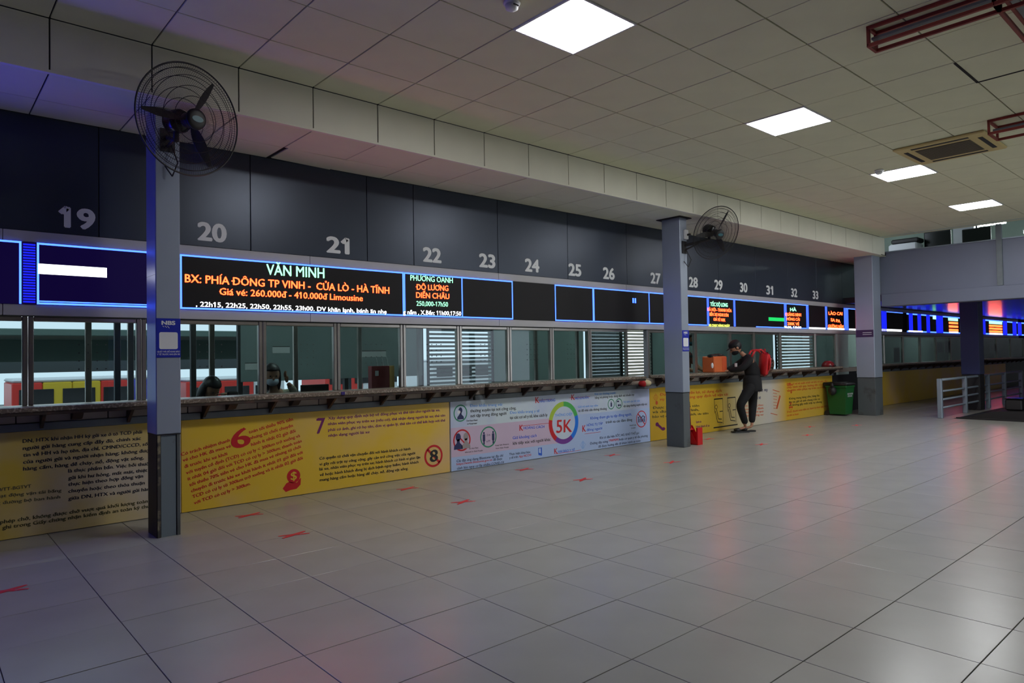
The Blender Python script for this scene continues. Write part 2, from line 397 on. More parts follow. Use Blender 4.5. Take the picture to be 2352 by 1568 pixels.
TL3=[
 ('TỐC ĐỘ LONG',9.854,2.06,10.377,2.064,0.0601,'ledgreen'),
 ('HÀ NỘI - THANH HÓA',9.769,1.979,10.495,1.979,0.0483,'ledred'),
 ('BẾN XE NGHI SƠN',9.827,1.9,10.392,1.898,0.0484,'ledred'),
 ('GIÁ VÉ 160K',9.938,1.822,10.29,1.816,0.0464,'ledred'),
 ('XE CHẠY HÀNG NGÀY',9.79,1.725,10.428,1.726,0.0368,'ledyellow'),
 ('HÀ',12.577,2.063,12.817,2.068,0.0604,'ledgreen'),
 ('QUẢNG NINH',12.38,1.968,13.008,1.974,0.0558,'ledred'),
 ('MÓNG CÁI',12.425,1.885,12.946,1.886,0.0505,'ledred'),
 ('200K VÉ',12.461,1.797,12.918,1.797,0.0506,'ledred'),
 ('9h30, 13h30',12.327,1.738,13.001,1.739,0.037,'ledwhite'),
 ('LÀO CAI',14.227,2.039,14.879,2.05,0.0611,'ledred'),
 ('SA PA',14.318,1.91,14.765,1.887,0.0613,'ledred'),
 ('GIƯỜNG NẰM',14.189,1.771,14.914,1.77,0.0638,'ledred'),
]
W = 6.255
# ================================================================ floor
floor = struct(B(-6, 34, -8, 16, -0.12, -0.012), 'floor', M['grout'])
tile_me = MB().bbox(-0.2478, 0.2478, -0.2478, 0.2478, -0.012, 0.0, 0.0008).mesh('floor_tile'); tile_me.materials.append(M['floor'])
TX, TY = 0.794, 4.366
def in_view(p, m=60):
    d = Vector(p)-Vector((0, 0, H)); z = d.dot(fwd)
    if z < 0.3: return False
    x = 1176+FPX*d.dot(rv)/z; y = 784-FPX*d.dot(uv)/z
    return -m < x < 2352+m and -m < y < 1568+m
cells = []
for i in range(-14, 66):
    for j in range(-22, 4):
        x = TX+0.5*i+0.25; y = TY+0.5*j+0.25
        if y-0.25 > W: continue
        cells.append((i, j, x, y))
vis = sorted([c for c in cells if any(in_view((c[2]+a, c[3]+b, 0), 5) for a in (-.25, .25) for b in (-.25, .25))], key=lambda c: c[2]**2+c[3]**2)
near = vis[:298]; nset = set((c[0], c[1]) for c in near)
for c in near:
    piece('tile', tile_me, floor, (c[2], c[3], random.uniform(-0.0006, 0.0006)))
rest = MB()
for c in cells:
    if (c[0], c[1]) in nset: continue
    rest.box(c[2]-.2485, c[2]+.2485, c[3]-.2485, c[3]+.2485, -0.0115, 0.0)
o = rest.build('distant_tiles', M['floor'], floor); o['kind'] = 'stuff'

# ================================================================ ceiling
CZ = 3.5295; BX, BP, BY = 1.895, 0.606, 5.263
ceil = struct(B(-6, 14.4, -8, BY, CZ+0.014, CZ+0.1), 'ceiling', M['ceil_gap'])
ct = MB().bbox(-0.2985, 0.2985, -0.2955, 0.2955, 0, 0.014, 0.002).mesh('ceiling_tile'); ct.materials.append(M['ceil'])
rest = MB(); lights = [(2, 3), (7, 3), (12, 3), (17, 3)]
n = 0
for i in range(-13, 21):
    for j in range(0, 22):
        if (i, j) in lights or (i, j) in ((12, 9), (17, 9)): continue
        x = BX+BP*(i+.5); y = BY-0.6*(j+.5)
        if x > 14.5: continue
        if any(in_view((x+a, y+b, CZ), 5) for a in (-.3, .3) for b in (-.3, .3)) and n < 290:
            p = (x, y, CZ+random.uniform(0, 0.002))
            piece('tile', ct, ceil, p); n += 1
        else: rest.box(x-.2985, x+.2985, y-.2955, y+.2955, CZ, CZ+.012)
o = rest.build('unseen_tiles', M['ceil'], ceil); o['kind'] = 'stuff'
# hatch outline
hb = MB().box(6.735, 6.757, 0.75, 1.675, CZ-0.003, CZ).box(6.15, 6.757, 1.655, 1.675, CZ-.003, CZ)
hb.build('hatch_edge', M['ceil_gap'], ceil)
# beam fascia
beam = struct(B(-6, 14.4, BY+0.012, BY+0.1, 3.19, 3.63), 'trim_1', M['ceil_gap'])
fp = MB().bbox(-0.2985, 0.2985, 0, 0.012, 3.19, 3.527, 0.002).mesh('fascia_panel'); fp.materials.append(M['fascia'])
for i in range(-7, 21):
    piece('panel', fp, beam, (BX+BP*(i+.5), BY+random.uniform(0, .002), 0))
MB().box(-6, 14.4, BY-0.006, BY+0.03, 3.172, 3.19).build('corner_bead', M['fascia'], beam)
# soffit
sof = struct(B(-6, 15.8, BY+0.03, W+0.12, 3.188, 3.25), 'trim_2', M['ceil_gap'])
s1 = MB().bbox(-0.2985, 0.2985, -0.28, 0.28, 3.174, 3.186, 0.002).mesh('soffit_tile'); s1.materials.append(M['ceil'])
s2 = MB().bbox(-0.2985, 0.2985, -0.194, 0.194, 3.174, 3.186, 0.002).mesh('soffit_tile_cut'); s2.materials.append(M['ceil'])
for i in range(-7, 23):
    x = BX+BP*(i+.5)
    piece('tile', s1, sof, (x, 5.575, random.uniform(0, .002)))
    g = piece('tile', s2, sof, (x, 6.055, random.uniform(0, .002)))
    if i == 1: g.rotation_euler = (0, 0.012, 0.012)

# ================================================================ front wall above the windows
wf = struct(B(-6, 32, W+0.013, W+0.14, 1.65, 3.174), 'wall_front', M['ceil_gap'])
XE = [-3.7, -2.5, -1.3, -.06, 1.14, 2.35, 3.55, 4.12, 5.32, 6.53, 7.75, 8.95, 10.15, 11.35, 12.55, 13.75, 14.95, 15.8]
for a, b in zip(XE[:-1], XE[1:]):
    me = MB().bbox(a+.003, b-.003, W, W+.012, 2.292, 3.172, 0.002).mesh('dark_panel'); me.materials.append(M['dark_panel'])
    piece('panel', me, wf, (0, 0, 0))
for x0 in [-1.88+2.4*k for k in range(-1, 13)]:
    for (z0, z1) in ((2.206, 2.289), (1.652, 1.735)):
        me = MB().bbox(x0+.002, x0+2.398, W-0.006, W+.012, z0, z1, 0.002).mesh('band_panel'); me.materials.append(M['band'])
        piece('band_panel', me, wf, (0, 0, 0))
# ================================================================ lower counter wall
wl = struct(B(-6, 32, 6.275, 6.40, 0, 0.94), 'wall_lower', M['int_dark'])
x = -2.4
while x < 15.5:
    me = MB().bbox(x+.004, x+.596, 6.258, 6.275, 0.845, 0.932, 0.003).mesh('recess_board'); me.materials.append(M['beige'])
    piece('board', me, wl, (0, 0, 0)); x += 0.6
for a, b in ((-3, 1.9), (1.92, 4.9), (4.93, 8.2), (8.24, 14.4), (15.6, 32)):
    MB().bbox(a, b, 6.243, 6.275, 0.785, 0.843, 0.004).build('grey_strip', M['strip'], wl)
# ================================================================ mezzanine
wm = struct(B(14.75, 14.9, -8, 5.72, 2.42, 3.25), 'wall_mezzanine', M['mez'])
MB().bbox(14.70, 15.0, -8, 5.39, 2.17, 2.42, 0.01).build('edge_beam', M['mez'], wm)
for y in (5.45, 3.38, 1.3, -0.8): MB().bbox(14.69, 14.75, y-.045, y+.045, 2.42, 3.53, 0.006).build('mullion', M['strip'], wm)
MB().box(14.72, 14.95, -8, 5.72, 3.25, 3.27).build('coping', M['silver'], wm)
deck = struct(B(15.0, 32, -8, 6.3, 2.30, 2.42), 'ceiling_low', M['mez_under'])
struct(B(14.4, 14.46, -8, BY+.1, CZ, 5.2), 'wall_upper_front', M['upper'])
struct(B(23, 23.2, -8, 12, 2.42, 5.2), 'wall_upper_back', M['upper'])
struct(B(14.4, 23.2, -8, 12, 5.2, 5.3), 'ceiling_upper', M['upper'])
struct(B(14.9, 23.2, 6.6, 6.7, 2.42, 5.2), 'wall_upper_side', M['upper'])
# ================================================================ room shell out of frame
struct(B(-6.1, -6, -8, 9, 0, 3.7), 'wall_left', M['wall'])
wr = struct(B(-6, 9.5, -2.6, -2.5, 0, 3.6).box(9.5, 14.2, -2.6, -2.5, 3.2, 3.6).box(14.2, 34, -2.6, -2.5, 0, 3.6), 'wall_right', M['wall'])
for x in (9.55, 11.85, 14.15): MB().box(x-.05, x+.05, -2.62, -2.48, 0, 3.2).build('door_post', M['steel_dull'], wr)
struct(B(34, 34.1, -8, 9, 0, 3.6), 'wall_far', M['wall'])

# ================================================================ ceiling lamps
names = ['square ceiling light panel nearest the camera, cut by the top edge of the photo', 'square ceiling light panel second from the camera',
         'square ceiling light panel third from the camera, beside the air conditioning cassette', 'smallest and farthest square ceiling light panel, near the end of the ceiling']
def lamp(x, y, label):
    t = thing('ceiling_light', label, 'ceiling light', (x, y, CZ), 'square light panels in the ceiling')
    fr = MB()
    for (a, b, c, d) in ((-.3, .3, .285, .298), (-.3, .3, -.298, -.285), (-.3, -.285, -.285, .285), (.285, .3, -.285, .285)):
        fr.box(x+a, x+b, y+c, y+d, CZ-.006, CZ+.012)
    fr.build('frame', M['white'], t)
    MB().bbox(x-.283, x+.283, y-.283, y+.283, CZ-.003, CZ+.01, .004).build('diffuser', M['lamp'], t)
    return t
lx = [BX+BP*(i+.5) for i, j in lights]
for x, nme in zip(lx, names): lamp(x, BY-0.6*3.5, nme)
lamp(lx[2], BY-0.6*9.5, 'added unseen square light panel, outside the right edge of the photo')  # unseen panels added to brighten the right side of the hall
lamp(lx[3], BY-0.6*9.5, 'far added unseen square light panel, outside the right edge near the mezzanine')  # also added out of view, for light on the mezzanine wall
# ---- air conditioning cassette
t = thing('air_conditioner', 'cream square ceiling air conditioning cassette with dark slots', 'air conditioner', (8.68, 2.42, CZ))
MB().bbox(8.24, 9.12, 1.99, 2.86, CZ-.03, CZ-.001, .01).build('housing', M['cream'], t)
g = MB()
for k in range(14): g.box(8.42+.037*k, 8.445+.037*k, 2.17, 2.68, CZ-.038, CZ-.03)
g.box(8.41, 8.95, 2.16, 2.69, CZ-.032, CZ-.029)
g.build('intake_grille', M['grille'], t)
for (a, b, c, d) in ((8.40, 8.96, 2.755, 2.80), (8.40, 8.96, 2.045, 2.09), (8.30, 8.345, 2.15, 2.70), (9.01, 9.055, 2.15, 2.70)):
    MB().bbox(a, b, c, d, CZ-.034, CZ-.028, .003).build('air_slot', M['black'], t)
# ---- smoke detectors
def detector(x, y, label):
    t = thing('smoke_detector', label, 'smoke detector', (x, y, CZ), 'smoke detectors')
    MB().lathe([(0.05, 0), (0.055, -.012), (0.05, -.02)], (x, y, CZ), 20).build('base', M['white'], t, True)
    MB().lathe([(0.042, -.02), (0.04, -.045), (0.025, -.055), (0.001, -.057)], (x, y, CZ), 20).build('sensor_head', M['white'], t, True)
    MB().box(x-.02, x+.02, y-.044, y-.038, CZ-.038, CZ-.03).build('indicator', M['black'], t)
detector(2.86, 3.19, 'round white smoke detector at the top edge beside the nearest light panel')
detector(9.05, 3.3, 'small smoke detector beside the third light panel')
# ---- red steel cages on the ceiling
def rack(name, label, runs):
    t = thing(name, label, 'steel frame', (runs[0][0], runs[0][2], CZ))
    for (x0, x1, y0, y1) in runs:
        z0, z1 = CZ-.135, CZ-.012; along_y = (y1-y0) > (x1-x0)
        r = .009
        for (a, zz) in ((0, z0), (0, z1), (1, z0), (1, z1)):
            if along_y:
                xx = x0 if a == 0 else x1; MB().bbox(xx-.012, xx+.012, y0, y1, zz-.012, zz+.012, .003).build('rail', M['redrack'], t)
            else:
                yy = y0 if a == 0 else y1; MB().bbox(x0, x1, yy-.012, yy+.012, zz-.012, zz+.012, .003).build('rail', M['redrack'], t)
        if along_y: MB().bbox((x0+x1)/2-.02, (x0+x1)/2+.02, y0, y1, (z0+z1)/2-.01, (z0+z1)/2+.01, .003).build('centre_rail', M['steel_dull'], t)
        else: MB().bbox(x0, x1, (y0+y1)/2-.02, (y0+y1)/2+.02, (z0+z1)/2-.01, (z0+z1)/2+.01, .003).build('centre_rail', M['steel_dull'], t)
        L = (y1-y0) if along_y else (x1-x0); k = max(2, int(L/0.9)+1)
        for i in range(k):
            q = i*L/(k-1)
            h = MB()
            if along_y:
                yy = y0+q
                h.box(x0-.01, x1+.01, yy-.01, yy+.01, z0-.01, z0+.01).box(x0-.01, x1+.01, yy-.01, yy+.01, z1-.01, z1+.012).box(x0-.01, x0+.01, yy-.01, yy+.01, z0, z1).box(x1-.01, x1+.01, yy-.01, yy+.01, z0, z1)
            else:
                xx = x0+q
                h.box(xx-.01, xx+.01, y0-.01, y1+.01, z0-.01, z0+.01).box(xx-.01, xx+.01, y0-.01, y1+.01, z1-.01, z1+.012).box(xx-.01, xx+.01, y0-.01, y0+.01, z0, z1).box(xx-.01, xx+.01, y1-.01, y1+.01, z0, z1)
            h.build('hoop', M['redrack'], t)
    return t
rack('steel_cage', 'red-brown steel cage hanging under the ceiling, top right corner', [(4.98, 5.11, 1.13, 1.86), (5.11, 6.3, 1.00, 1.13), (4.98, 5.11, .1, 1.13)])
rack('steel_cage', 'shorter red-brown steel cage at the right edge beside the air conditioner', [(7.95, 8.25, 0.5, 1.88)])

# ================================================================ ticket windows
ZB, ZT = 0.975, 1.645
def ticket_window(x0, x1, label, holes=True, open_=False, pane=True):
    t = thing('ticket_window', label, 'ticket window', ((x0+x1)/2, 6.29, ZB), 'steel framed ticket windows')
    p = .034; y0, y1 = 6.262, 6.312
    MB().bbox(x0, x0+p, y0, y1, ZB, ZT, .005).build('post', M['steel'], t)
    MB().bbox(x1-p, x1, y0, y1, ZB, ZT, .005).build('post', M['steel'], t)
    MB().bbox(x0+p, x1-p, y0+.004, y1-.004, ZT-.036, ZT-.001, .005).build('top_rail', M['steel'], t)
    if pane:
        MB().box(x0+p, x1-p, 6.285, 6.291, ZB+.002, ZT-.036).build('glass_pane', M['glass'], t)
        h = MB(); cx = (x0+x1)/2+.05*(x1-x0); n = 4
        for a in range(4):
            for b in range(4):
                h.lathe([(.003, -.001), (.0058, -.001), (.0058, .001), (.003, .001)], (cx+(a-1.5)*.062, 6.283, 1.24+b*.064), 8, 'y')
        h.build('speech_holes', M['hole'], t)
    return t
WX = [-1.9, -1.0, -.15, .675, 1.445, 2.456, 3.205, 3.975, 4.73, 5.49, 6.22, 6.945, 7.75]
LB = ['left of the window under number 19, cut by the left edge', None]
wl_names = {-1.9: 'outside the frame, third window left of number 19', -1.0: 'outside the frame, second window left of number 19', -.15: 'at the left edge of the photo, left of number 19', .675: 'under number 19, reflecting coloured buses',
 1.445: 'right of the blue lit column, under number 20', 2.456: 'with the masked clerk behind it', 3.205: 'with the maroon paper bag behind it', 3.975: 'under number 22, with bright louvres behind its right half',
 4.73: 'under number 23, left edge bright louvres behind', 5.49: 'under number 24', 6.22: 'under number 25', 6.945: 'under number 26, bright slits behind'}
for a, b in zip(WX[:-1], WX[1:]):
    if a < -1.5: continue
    ticket_window(a+.002, b-.002, 'steel framed ticket window '+wl_names[a])
WX2 = [8.22, 9.46, 10.49, 11.28, 12.23, 13.66, 14.6]
nm2 = ['behind the second column', 'behind the orange bag, clerk standing inside', 'behind the leaning customer', 'just right of the customer with the red backpack', 'under number 32 with pale slits behind', 'last before the third column, above the green bin']
for a, b, l in zip(WX2[:-1], WX2[1:], nm2): ticket_window(a+.002, b-.002, 'steel framed ticket window '+l)
MB().bbox(8.19, 8.222, 6.262, 6.33, 0, 1.645, .004).build('door_frame', M['steel_dull'], wl)
MB().bbox(14.6, 15.2, 6.262, 6.33, 0.79, 1.645, .004).build('wall_filler', M['int_wall'], wl)
fw = [16.0, 17.2, 18.4, 19.6, 20.8, 22.0, 23.2, 24.9, 26.6, 28.3, 30.0]
fl = ['first', 'second', 'third', 'fourth', 'fifth', 'sixth', 'seventh', 'eighth', 'ninth', 'tenth']
for a, b, l in zip(fw[:-1], fw[1:], fl): ticket_window(a+.002, b-.002, 'distant ticket window under the mezzanine, %s beyond the third column' % l)
# ---- granite ledges with brackets
def ledge(x0, x1, label, step=.385):
    t = thing('counter_ledge', label, 'counter ledge', ((x0+x1)/2, 6.14, .93), 'granite counter ledges')
    MB().bbox(x0, x1, 6.02, 6.33, .937, .975, .006).build('granite_slab', M['granite'], t)
    MB().bbox(x0, x1, 6.03, 6.055, .912, .937, .003).build('front_angle', M['rust'], t)
    x = x0+.12; k = 0
    while x < x1-.06:
        b = MB()
        if k % 2 == 0: b.prism([(6.05, .937), (6.258, .937), (6.258, .80), (6.235, .80)], 0, 'x', x, x+.022)
        else: b.prism([(6.10, .937), (6.258, .937), (6.258, .85), (6.2, .86)], 0, 'x', x, x+.07)
        b.build('bracket', M['rust'], t); x += step if k % 2 else .2; k += 1
ledge(-2.3, 4.90, 'long speckled granite ledge running behind the first column under windows 19 to 22')
ledge(4.96, 7.85, 'speckled granite ledge above the white health banner')
ledge(8.24, 14.35, 'speckled granite ledge where the customer leans and the orange bag stands')
ledge(16.2, 23.0, 'dark distant ledge under the mezzanine'); ledge(24.6, 31, 'farthest dark ledge under the mezzanine')
# ================================================================ banners
Q = []   # lettering queue
def put(parent, table, Y, off, name='lettering'):
    for r in table: Q.append((parent, name, r, Y, off))
def banner(x0, x1, m, label, z1=.785):
    t = thing('banner', label, 'banner', ((x0+x1)/2, 6.25, 0), 'printed banners on the counter front')
    MB().bbox(x0, x1, 6.243, 6.272, .004, z1, .002).build('sheet', m, t)
    return t
YL = 6.2415
bA = banner(-2.3, 1.738, M['yellow2'], 'yellow and pale printed rules banner left of the first column'); put(bA, TA, YL, .03)
bB = banner(1.742, 4.556, M['yellow'], 'yellow rules banner with the big red 6, purple 7 and crossed out 8'); put(bB, TB1, YL, .03); put(bB, TB2, YL, .03)
bW = banner(4.572, 8.200, M['white_ban'], 'white health message banner with the coloured 5K ring'); put(bW, TW1, YL, .018); put(bW, TW2, YL, .018)
bC = banner(8.207, 14.33, M['yellow_c'], 'yellow passenger rules banner behind the customer legs'); put(bC, TC, YL, .025)
banner(16.6, 23.0, M['yellow'], 'dim yellow banner under the mezzanine right of the third column'); banner(24.7, 27.5, M['yellow'], 'farthest yellow banner, right of the dark mezzanine column')
def flat(parent, name, m, polys, Y=YL+.0006, label=None):
    mb = MB()
    for p in polys:
        n = len(p); mb.add([(x, Y, z) for x, z in p], [tuple(range(n))])
    return mb.build(name, m, parent, label=label)
def ringpoly(cx, cz, r0_, r1_, a0=0, a1=360, n=48):
    out = []
    k = max(2, int(n*(a1-a0)/360))
    for i in range(k):
        t0 = math.radians(a0+(a1-a0)*i/k); t1 = math.radians(a0+(a1-a0)*(i+1)/k)
        out.append([(cx+r0_*math.cos(t0), cz+r0_*math.sin(t0)), (cx+r1_*math.cos(t0), cz+r1_*math.sin(t0)), (cx+r1_*math.cos(t1), cz+r1_*math.sin(t1)), (cx+r0_*math.cos(t1), cz+r0_*math.sin(t1))])
    return out
def disc(cx, cz, rx, rz=None, n=28):
    rz = rz or rx; return [(cx+rx*math.cos(2*PI*i/n), cz+rz*math.sin(2*PI*i/n)) for i in range(n)]
def bar(x0, z0, x1, z1, t):
    d = Vector((x1-x0, z1-z0)).normalized(); nx, nz = -d.y*t/2, d.x*t/2
    return [(x0+nx, z0+nz), (x1+nx, z1+nz), (x1-nx, z1-nz), (x0-nx, z0-nz)]
def bust(cx, cz, s, flip=1):
    return [disc(cx, cz+.35*s, .26*s, .32*s), [(cx-.13*s, cz+.2*s), (cx+.13*s, cz+.2*s), (cx+.15*s, cz-.1*s), (cx+.42*s, cz-.35*s), (cx+.45*s, cz-.62*s), (cx-.45*s, cz-.62*s), (cx-.42*s, cz-.35*s), (cx-.15*s, cz-.1*s)]]
# dollar and hand
flat(bB, 'coin_emblem', M['red'], [disc(2.732, .19, .066)])
Q.append((bB, 'lettering', ('$', 2.705, .155, 2.762, .155, .075, 'yellow'), YL-.0006, .012))
flat(bB, 'hand_emblem', M['red'], [[(2.625, .085), (2.655, .05), (2.70, .062), (2.76, .066), (2.80, .10), (2.805, .165), (2.785, .15), (2.765, .125), (2.73, .128), (2.69, .142), (2.66, .13)]])
flat(bB, 'prohibition_ring', M['red'], ringpoly(4.334, .206, .098, .122)+[bar(4.334-.078, .206+.078, 4.334+.078, .206-.078, .026)])
# 5K banner bands and icons
flat(bW, 'pink_field', M['pink_ban'], [[(4.575, .16), (6.387, .16), (6.387, .49), (4.575, .49)]], YL+.001)
flat(bW, 'blue_field', M['bluish_ban'], [[(4.575, .006), (8.198, .006), (8.198, .16), (4.575, .16)], [(6.387, .16), (8.198, .16), (8.198, .50), (6.387, .50)]], YL+.001)
flat(bW, 'ring_backing', M['white_ban'], [disc(6.387, .414, .275)], YL+.0008)
for a0, a1, m in ((90, 168, 'lime'), (168, 233, 'red'), (233, 307, 'violet'), (307, 378, 'azure'), (18, 90, 'grn')):
    flat(bW, 'ring_segment', M[m], ringpoly(6.387, .414, .212, .275, a0, a1), YL+.0004)
flat(bW, 'green_ring', M['green'], ringpoly(4.712, .65, .083, .097)); flat(bW, 'masked_head', M['navy'], bust(4.712, .645, .105)); flat(bW, 'mask_mark', M['white'], [disc(4.69, .663, .022, .02)], YL)
flat(bW, 'prohibition_ring', M['red'], ringpoly(4.728, .342, .106, .124)+[bar(4.728-.08, .342+.08, 4.728+.08, .342-.08, .016)])
flat(bW, 'dark_head', M['navy'], bust(4.675, .33, .14), YL); flat(bW, 'pale_head', M['skin'], bust(4.785, .33, .14), YL)
flat(bW, 'green_ring', M['green'], ringpoly(5.118, .344, .108, .124))
for xx in (5.05, 5.19): flat(bW, 'figure', M['navy'], [disc(xx, .395, .013), bar(xx, .38, xx, .30, .036), bar(xx, .31, xx, .26, .02)])
for cx in (7.333, 7.5): flat(bW, 'green_ring', M['green'], ringpoly(cx, .60, .06, .072))
flat(bW, 'bottle_mark', M['navy'], [bar(7.335, .565, 7.335, .62, .03), bar(7.335, .62, 7.335, .64, .012)]); flat(bW, 'washing_mark', M['navy'], [bar(7.46, .63, 7.50, .63, .02), disc(7.49, .575, .015), disc(7.525, .575, .015)])
flat(bW, 'prohibition_ring', M['red'], ringpoly(8.0, .346, .108, .122)+[bar(7.92, .43, 8.08, .26, .018)])
flat(bW, 'crowd_mark', M['navy'], [disc(7.93+.035*k, .37+.015*(k % 2), .014) for k in range(5)]+[bar(7.93+.035*k, .355, 7.93+.035*k, .30, .02) for k in range(5)], YL)
flat(bW, 'phone_mark', M['blue'], [bar(5.925, .135, 5.925, .06, .01), bar(5.975, .135, 5.975, .06, .018), bar(5.92, .13, 5.98, .13, .008), bar(5.925, .06, 5.985, .045, .03)])
flat(bW, 'notepad_mark', M['sky'], ringpoly(6.743, .094, .05, .055, 0, 360, 4)+[bar(6.72, .09+.018*k, 6.765, .09+.018*k, .006) for k in range(-2, 3)])
for (x0, x1, z) in ((5.92, 6.17, .73), (5.62, 6.12, .43), (6.5, 6.9, .728), (6.78, 7.1, .235), (6.22, 6.7, .028)): flat(bW, 'underline', M['red'], [bar(x0, z, x1, z, .005)])
# yellow banner C marks
def lines(p, x0, x1, zs, m, t=.012): flat(p, 'printed_lines', M[m], [bar(x0, z, x1, z, t) for z in zs])
flat(bC, 'checklist_mark', M['orange'], ringpoly(8.35, .64, .052, .06, 0, 360, 4)+[bar(8.32, .62+.025*k, 8.38, .62+.025*k, .006) for k in range(3)]+[disc(8.37, .56, .03)])
flat(bC, 'hands_mark', M['purple'], [disc(8.37, .24, .04, .03), bar(8.39, .23, 8.48, .17, .04), disc(8.52, .16, .05, .025)])
for k, xx in enumerate((10.05, 10.45)):
    flat(bC, 'seat_mark', M['black'], [bar(xx-.14, .53, xx+.12, .53, .018), bar(xx-.13, .53, xx-.13, .30, .01), bar(xx+.12, .53, xx+.12, .10, .01), bar(xx-.11, .34, xx-.05, .15, .014), bar(xx-.07, .36, xx-.02, .20, .014), bar(xx-.05, .15, xx+.10, .13, .014), bar(xx-.02, .2, xx+.08, .19, .014), bar(xx+.02, .32, xx+.12, .32, .014)]+ringpoly(xx-.08, .40, .028, .038))
flat(bC, 'seat_mark', M['black'], [bar(9.88, .065, 10.62, .065, .02)])
flat(bC, 'ticket_mark', M['orange'], [bar(11.85, .60, 12.1, .55, .012), bar(11.75, .18, 12.0, .13, .012), bar(12.12, .48, 11.98, .25, .05)]+[bar(11.86, .54-.055*k, 12.0, .52-.055*k, .008) for k in range(6)])
flat(bC, 'plug_mark', M['orange'], [bar(12.4, .66, 12.62, .66, .02), bar(12.42, .55, 12.6, .55, .015), disc(12.55, .52, .03, .02), disc(12.5, .69, .05, .015)])
flat(bC, 'person_mark', M['orange'], [disc(12.52, .30, .03), bar(12.45, .24, 12.6, .24, .03)]+ringpoly(12.52, .26, .07, .078))

# ================================================================ LED boards
ZL0, ZL1 = 1.737, 2.204
def board(x0, x1, label, m='screen', border='tblr', bw=.014, mb_='ledblue', tw=None):
    t = thing('led_board', label, 'display board', ((x0+x1)/2, W, ZL0), 'led display boards above the windows')
    MB().bbox(x0, x1, 6.236, 6.267, ZL0, ZL1, .002).build('screen', M[m], t)
    e = bw; y = 6.2345
    tw = tw or bw
    for k in border:
        mk = 'ledblue_mid' if (tw > .05 and k in 'lr') else mb_
        if k == 't': q = (x0, x1, ZL1-e, ZL1)
        elif k == 'b': q = (x0, x1, ZL0, ZL0+e)
        elif k == 'l': q = (x0, x0+tw, ZL0, ZL1)
        else: q = (x1-tw, x1, ZL0, ZL1)
        MB().box(q[0], q[1], y, 6.236, q[2], q[3]).build('light_strip', M[mk], t)
    return t
YT = 6.2335
def strip(t, x0, x1, z0, z1, m, name='light_bar'): return MB().box(x0, x1, 6.2335, 6.236, z0, z1).build(name, M[m], t)
_b1 = board(-1.6, .632, 'blue edged blank led board cut by the left edge', 'screen_blue', 'tr'); strip(_b1, -1.58, .40, 1.77, 2.17, 'ledblue_fill', 'blue_fill')
bl0 = board(-4.2, -1.605, 'led board outside the frame at the far left, filled with blue', 'screen_blue', 'tblr'); strip(bl0, -4.1, -1.7, 1.77, 2.17, 'ledblue_fill', 'blue_fill')
b0 = board(.638, .722, 'narrow blue striped led module between the two left boards', 'screen_blue', '')
for k in range(22): strip(b0, .642, .718, ZL0+.01+k*.0205, ZL0+.022+k*.0205, 'ledblue_dim', 'blue_row')
b2 = board(.727, 1.735, 'led board under number 19 showing a thick white bar', 'screen_blue', 'tlb'); strip(b2, .735, 1.19, 1.968, 2.045, 'ledwhite', 'white_bar'); strip(b2, .735, 1.735, 1.757, 1.765, 'ledblue')
b3 = board(1.738, 3.972, 'widest led board with green title, red destination text and a white ticker'); put(b3, TL1, YT, .018)
b4 = board(3.976, 4.762, 'led board under number 22 with five lines of text'); put(b4, TL2, YT, .015)
board(4.764, 5.53, 'blank led board under number 23 outlined in blue', 'screen', 'tbr'); board(5.532, 6.255, 'dark unlit led board under number 24', 'screen', '')
board(6.257, 6.995, 'blank led board under number 25 outlined in blue on all sides')
b8 = board(7.0, 8.235, 'blank blue outlined led board under number 26 with two tiny blue marks')
for xx in (7.84, 7.89): strip(b8, xx, xx+.028, 2.03, 2.10, 'ledblue', 'blue_mark')
board(8.24, 9.745, 'blue outlined blank led board crossed by the second column', 'screen', 'tb')
b10 = board(9.75, 10.62, 'led board under number 29 with green, red and yellow text', 'screen', 'tlr', tw=.06); put(b10, TL3[:5], YT, .04)
b11 = board(10.625, 12.33, 'blank led board under number 30 with a green bar at its lower right', 'screen', 't'); strip(b11, 11.75, 12.33, 1.86, 1.925, 'ledgreen2', 'green_bar'); strip(b11, 11.3, 12.33, ZL0, ZL0+.014, 'ledblue')
b12 = board(12.335, 13.33, 'led board under number 32 with three red lines', 'screen', 'tblr', tw=.10); put(b12, TL3[5:10], YT, .04)
b13 = board(13.335, 14.06, 'dark led board with a white line along its bottom', 'screen', ''); strip(b13, 13.335, 14.06, 1.737, 1.768, 'ledwhite', 'white_bar')
b14 = board(14.065, 15.05, 'led board beside the third column with three red words', 'screen', 'lr', tw=.09); put(b14, TL3[10:], YT, .04); strip(b14, 14.16, 14.96, 1.737, 1.768, 'ledwhite', 'white_bar')
b15 = board(15.055, 15.9, 'last led board touching the third column', 'screen', 'tl', tw=.12); strip(b15, 15.2, 15.9, 1.737, 1.768, 'ledwhite', 'white_bar')
b16 = board(17.0, 18.35, 'distant led board under the mezzanine with one blue edge and a white base line', 'screen', 't'); strip(b16, 17.0, 17.3, ZL0, ZL1, 'ledblue_dim', 'blue_column'); strip(b16, 17.0, 18.25, 1.74, 1.79, 'ledwhite', 'white_bar')
b17 = board(18.6, 20.3, 'distant led board under the mezzanine with blue columns', 'screen', 'tb', bw=.03)
for xx in (18.75, 19.35, 20.0): strip(b17, xx, xx+.26, ZL0, ZL1, 'ledblue_dim', 'blue_column')
strip(b17, 18.7, 19.7, 1.74, 1.775, 'ledwhite', 'white_bar')
b18 = board(20.32, 23.0, 'distant led board with a red and green block left of the mezzanine column', 'screen', 'tb', bw=.03)
